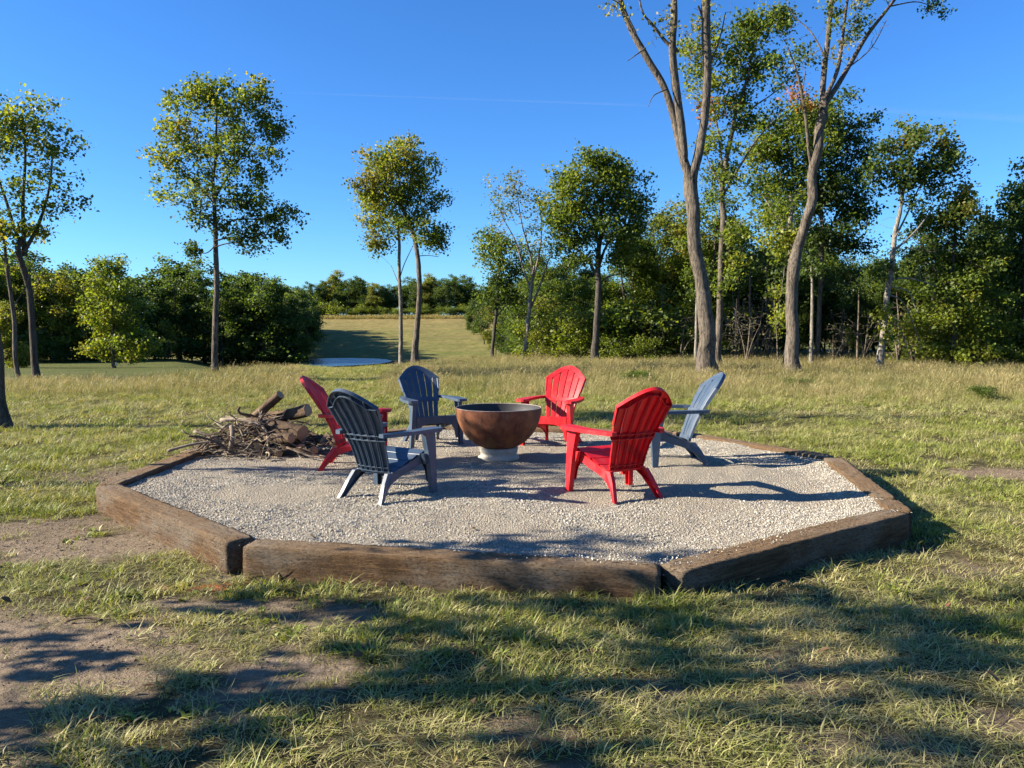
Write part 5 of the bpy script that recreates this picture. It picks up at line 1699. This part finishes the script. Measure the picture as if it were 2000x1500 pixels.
T['shade'] = empty('tree', (-6.7, 2.5, gz(-6.7, 2.5) - .05))  # unseen tree, crown shaped to throw chosen shade patches
tag(T['shade'], 'loosely leaved unseen tree left of the view, its clumps shaped to dapple the grass before the ring', 'tree')
_r = np.random.default_rng(611)
_k = 1 / math.tan(R(SUN_EL))
_cl = []
for (gx0, gy0, rx, ry) in [(-.75, 4.15, .45, .16), (-.25, 4.0, .5, .10), (.1, 3.78, .5, .09), (.45, 4.28, .5, .12), (1.05, 3.95, .45, .17), (1.9, 4.02, .7, .12), (2.7, 4.0, .6, .12), (1.3, 3.55, .7, .08),
                          (2.35, 3.45, .6, .10), (-1.1, 3.22, .6, .10), (-.3, 3.2, .5, .09), (.5, 3.16, .6, .09), (1.25, 3.12, .5, .08), (1.9, 3.25, .4, .08), (-2.3, 3.78, .35, .06), (-2.0, 3.55, .2, .05), (1.9, 2.6, .4, .12),
                          (.55, 4.72, .5, .13), (.0, 4.85, .4, .09), (.75, 5.0, .4, .10), (1.35, 4.95, .3, .07), (3.3, 3.7, .6, .15), (3.0, 4.5, .5, .12), (-2.0, 2.75, .3, .15), (3.6, 3.1, .7, .2), (-.5, 3.75, .35, .08), (.75, 3.6, .4, .07), (1.6, 3.78, .4, .08), (2.4, 3.75, .4, .08), (2.9, 3.3, .5, .09), (.1, 4.3, .35, .1), (2.3, 4.35, .5, .1), (-1.3, 4.45, .3, .06), (3.4, 4.1, .5, .1), (.2, 2.75, .3, .06), (-1.2, 2.6, .35, .08), (1.0, 4.2, .4, .08), (1.7, 4.35, .35, .08), (-.1, 3.55, .35, .07), (2.0, 3.6, .4, .06), (-.9, 2.95, .4, .07), (2.75, 2.9, .4, .1), (1.4, 2.85, .35, .06), (-1.6, 3.05, .4, .08), (.9, 5.25, .35, .06), (.35, 5.0, .3, .06)]:
    h = 3.15 + .62 * gx0 + _r.normal() * .2
    rz = rx / (_k + .9)
    _cl.append((gx0 - _k * cos(R(SUN_AZ)) * h + 6.7, gy0 - _k * sin(R(SUN_AZ)) * h - 2.5, h, rz * 1.1, ry * 1.55, rz * 1.2, 1.0, GREEN))  # clump set back along the sun ray from its wanted shade patch
build_tree(T['shade'], [(np.array([[0, 0, 0], [.05, .05, 1.8], [-.05, .1, 3.7], [.05, .2, 5.4]]), np.array([.13, .115, .075, .025]))],
           _cl, _r, dens=150, leaves=9, size=.12, spread=.09, bark='bark', step=.2)
# weeds that stand up out of the meadow
for (px, D, h, lab) in [(1245, 22.5, .55, 'dark green weed clump in the meadow behind the red chairs'), (1548, 20.5, .42, 'low green weed clump in the meadow left of the bent tree foot'), (1925, 17.0, .45, 'dark weed clump in the grass near the right edge'), (1580, 20.8, .38, 'yellow-green weed clump in the meadow below the bent tree')]:
    o = copy_tree(K['q'])
    X = (px - 1000) / F_PX * D
    o.location = (X, D, gz(X, D) - .03); q_ = h / o['H']; o.scale = (q_ * 1.5, q_ * 1.5, q_); o.rotation_euler = (0, 0, px)
    tag(o, lab, 'weed', 'weed clumps in the meadow')

# trees standing out of view to the left; the long shadows on the front grass are theirs
for (x, y, s, rz, src, lab) in [
    (-9.6, 7.2, (1, 1, 1), 2.2, 'left_thin', 'thin tree left of the view whose narrow trunk shadow crosses the gravel')]:
    o = copy_tree(T[src])
    o.location = (x, y, gz(x, y) - .05)
    o.scale = s; o.rotation_euler = (0, 0, rz)
    tag(o, lab, 'tree')

# ------------------------------------------------------------------ faint contrails high in the sky
tc = NT('thin_contrail')
tr = tc.add('ShaderNodeBsdfTransparent')
df = tc.add('ShaderNodeBsdfDiffuse'); df.inputs[0].default_value = (.95, .95, .97, 1)
dt = tc.add('ShaderNodeBsdfTranslucent'); dt.inputs[0].default_value = (.95, .95, .97, 1)
ad = tc.add('ShaderNodeMixShader'); ad.inputs[0].default_value = .5
tc.l.new(df.outputs[0], ad.inputs[1]); tc.l.new(dt.outputs[0], ad.inputs[2])
mx = tc.add('ShaderNodeMixShader')
nz = tc.noise(tc.pos((.004, .004, .004)), 1.0, 4)
tc.l.new(tc.math('MULTIPLY', tc.attr('alpha'), nz), mx.inputs[0])
tc.l.new(tr.outputs[0], mx.inputs[1]); tc.l.new(ad.outputs[0], mx.inputs[2])
M['contrail'] = tc.done(mx.outputs[0])
for (a, b, w0, w1, al, lab) in [((520, 178), (1300, 206), 7, 18, .12, 'faint thin white contrail across the upper middle of the sky'), ((1640, 208), (2150, 240), 34, 60, .16, 'faint wider contrail at the right of the sky')]:
    n = 60
    V, A_, Q = [], [], []
    for i in range(n + 1):
        t = i / n
        D = 5200 + 500 * t
        c = at(a[0] + (b[0] - a[0]) * t, a[1] + (b[1] - a[1]) * t, D)
        w = w0 + (w1 - w0) * t
        for j in range(7):
            f = (j - 3) / 3
            V.append((c[0], c[1] + f * w * .8, c[2] + f * w - 6 * (1 - f * f)))
            A_.append(al * (1 - f * f) ** 1.5 * min(1, 6 * t, 6 * (1 - t)))
    for i in range(n):
        for j in range(6):
            k = i * 7 + j
            Q.append((k, k + 1, k + 8, k + 7))
    o = obj('contrail', np_mesh('contrail', V, [np.array(Q)], True, attrs=dict(alpha=np.array(A_))), M['contrail'])
    tag(o, lab, 'contrail')
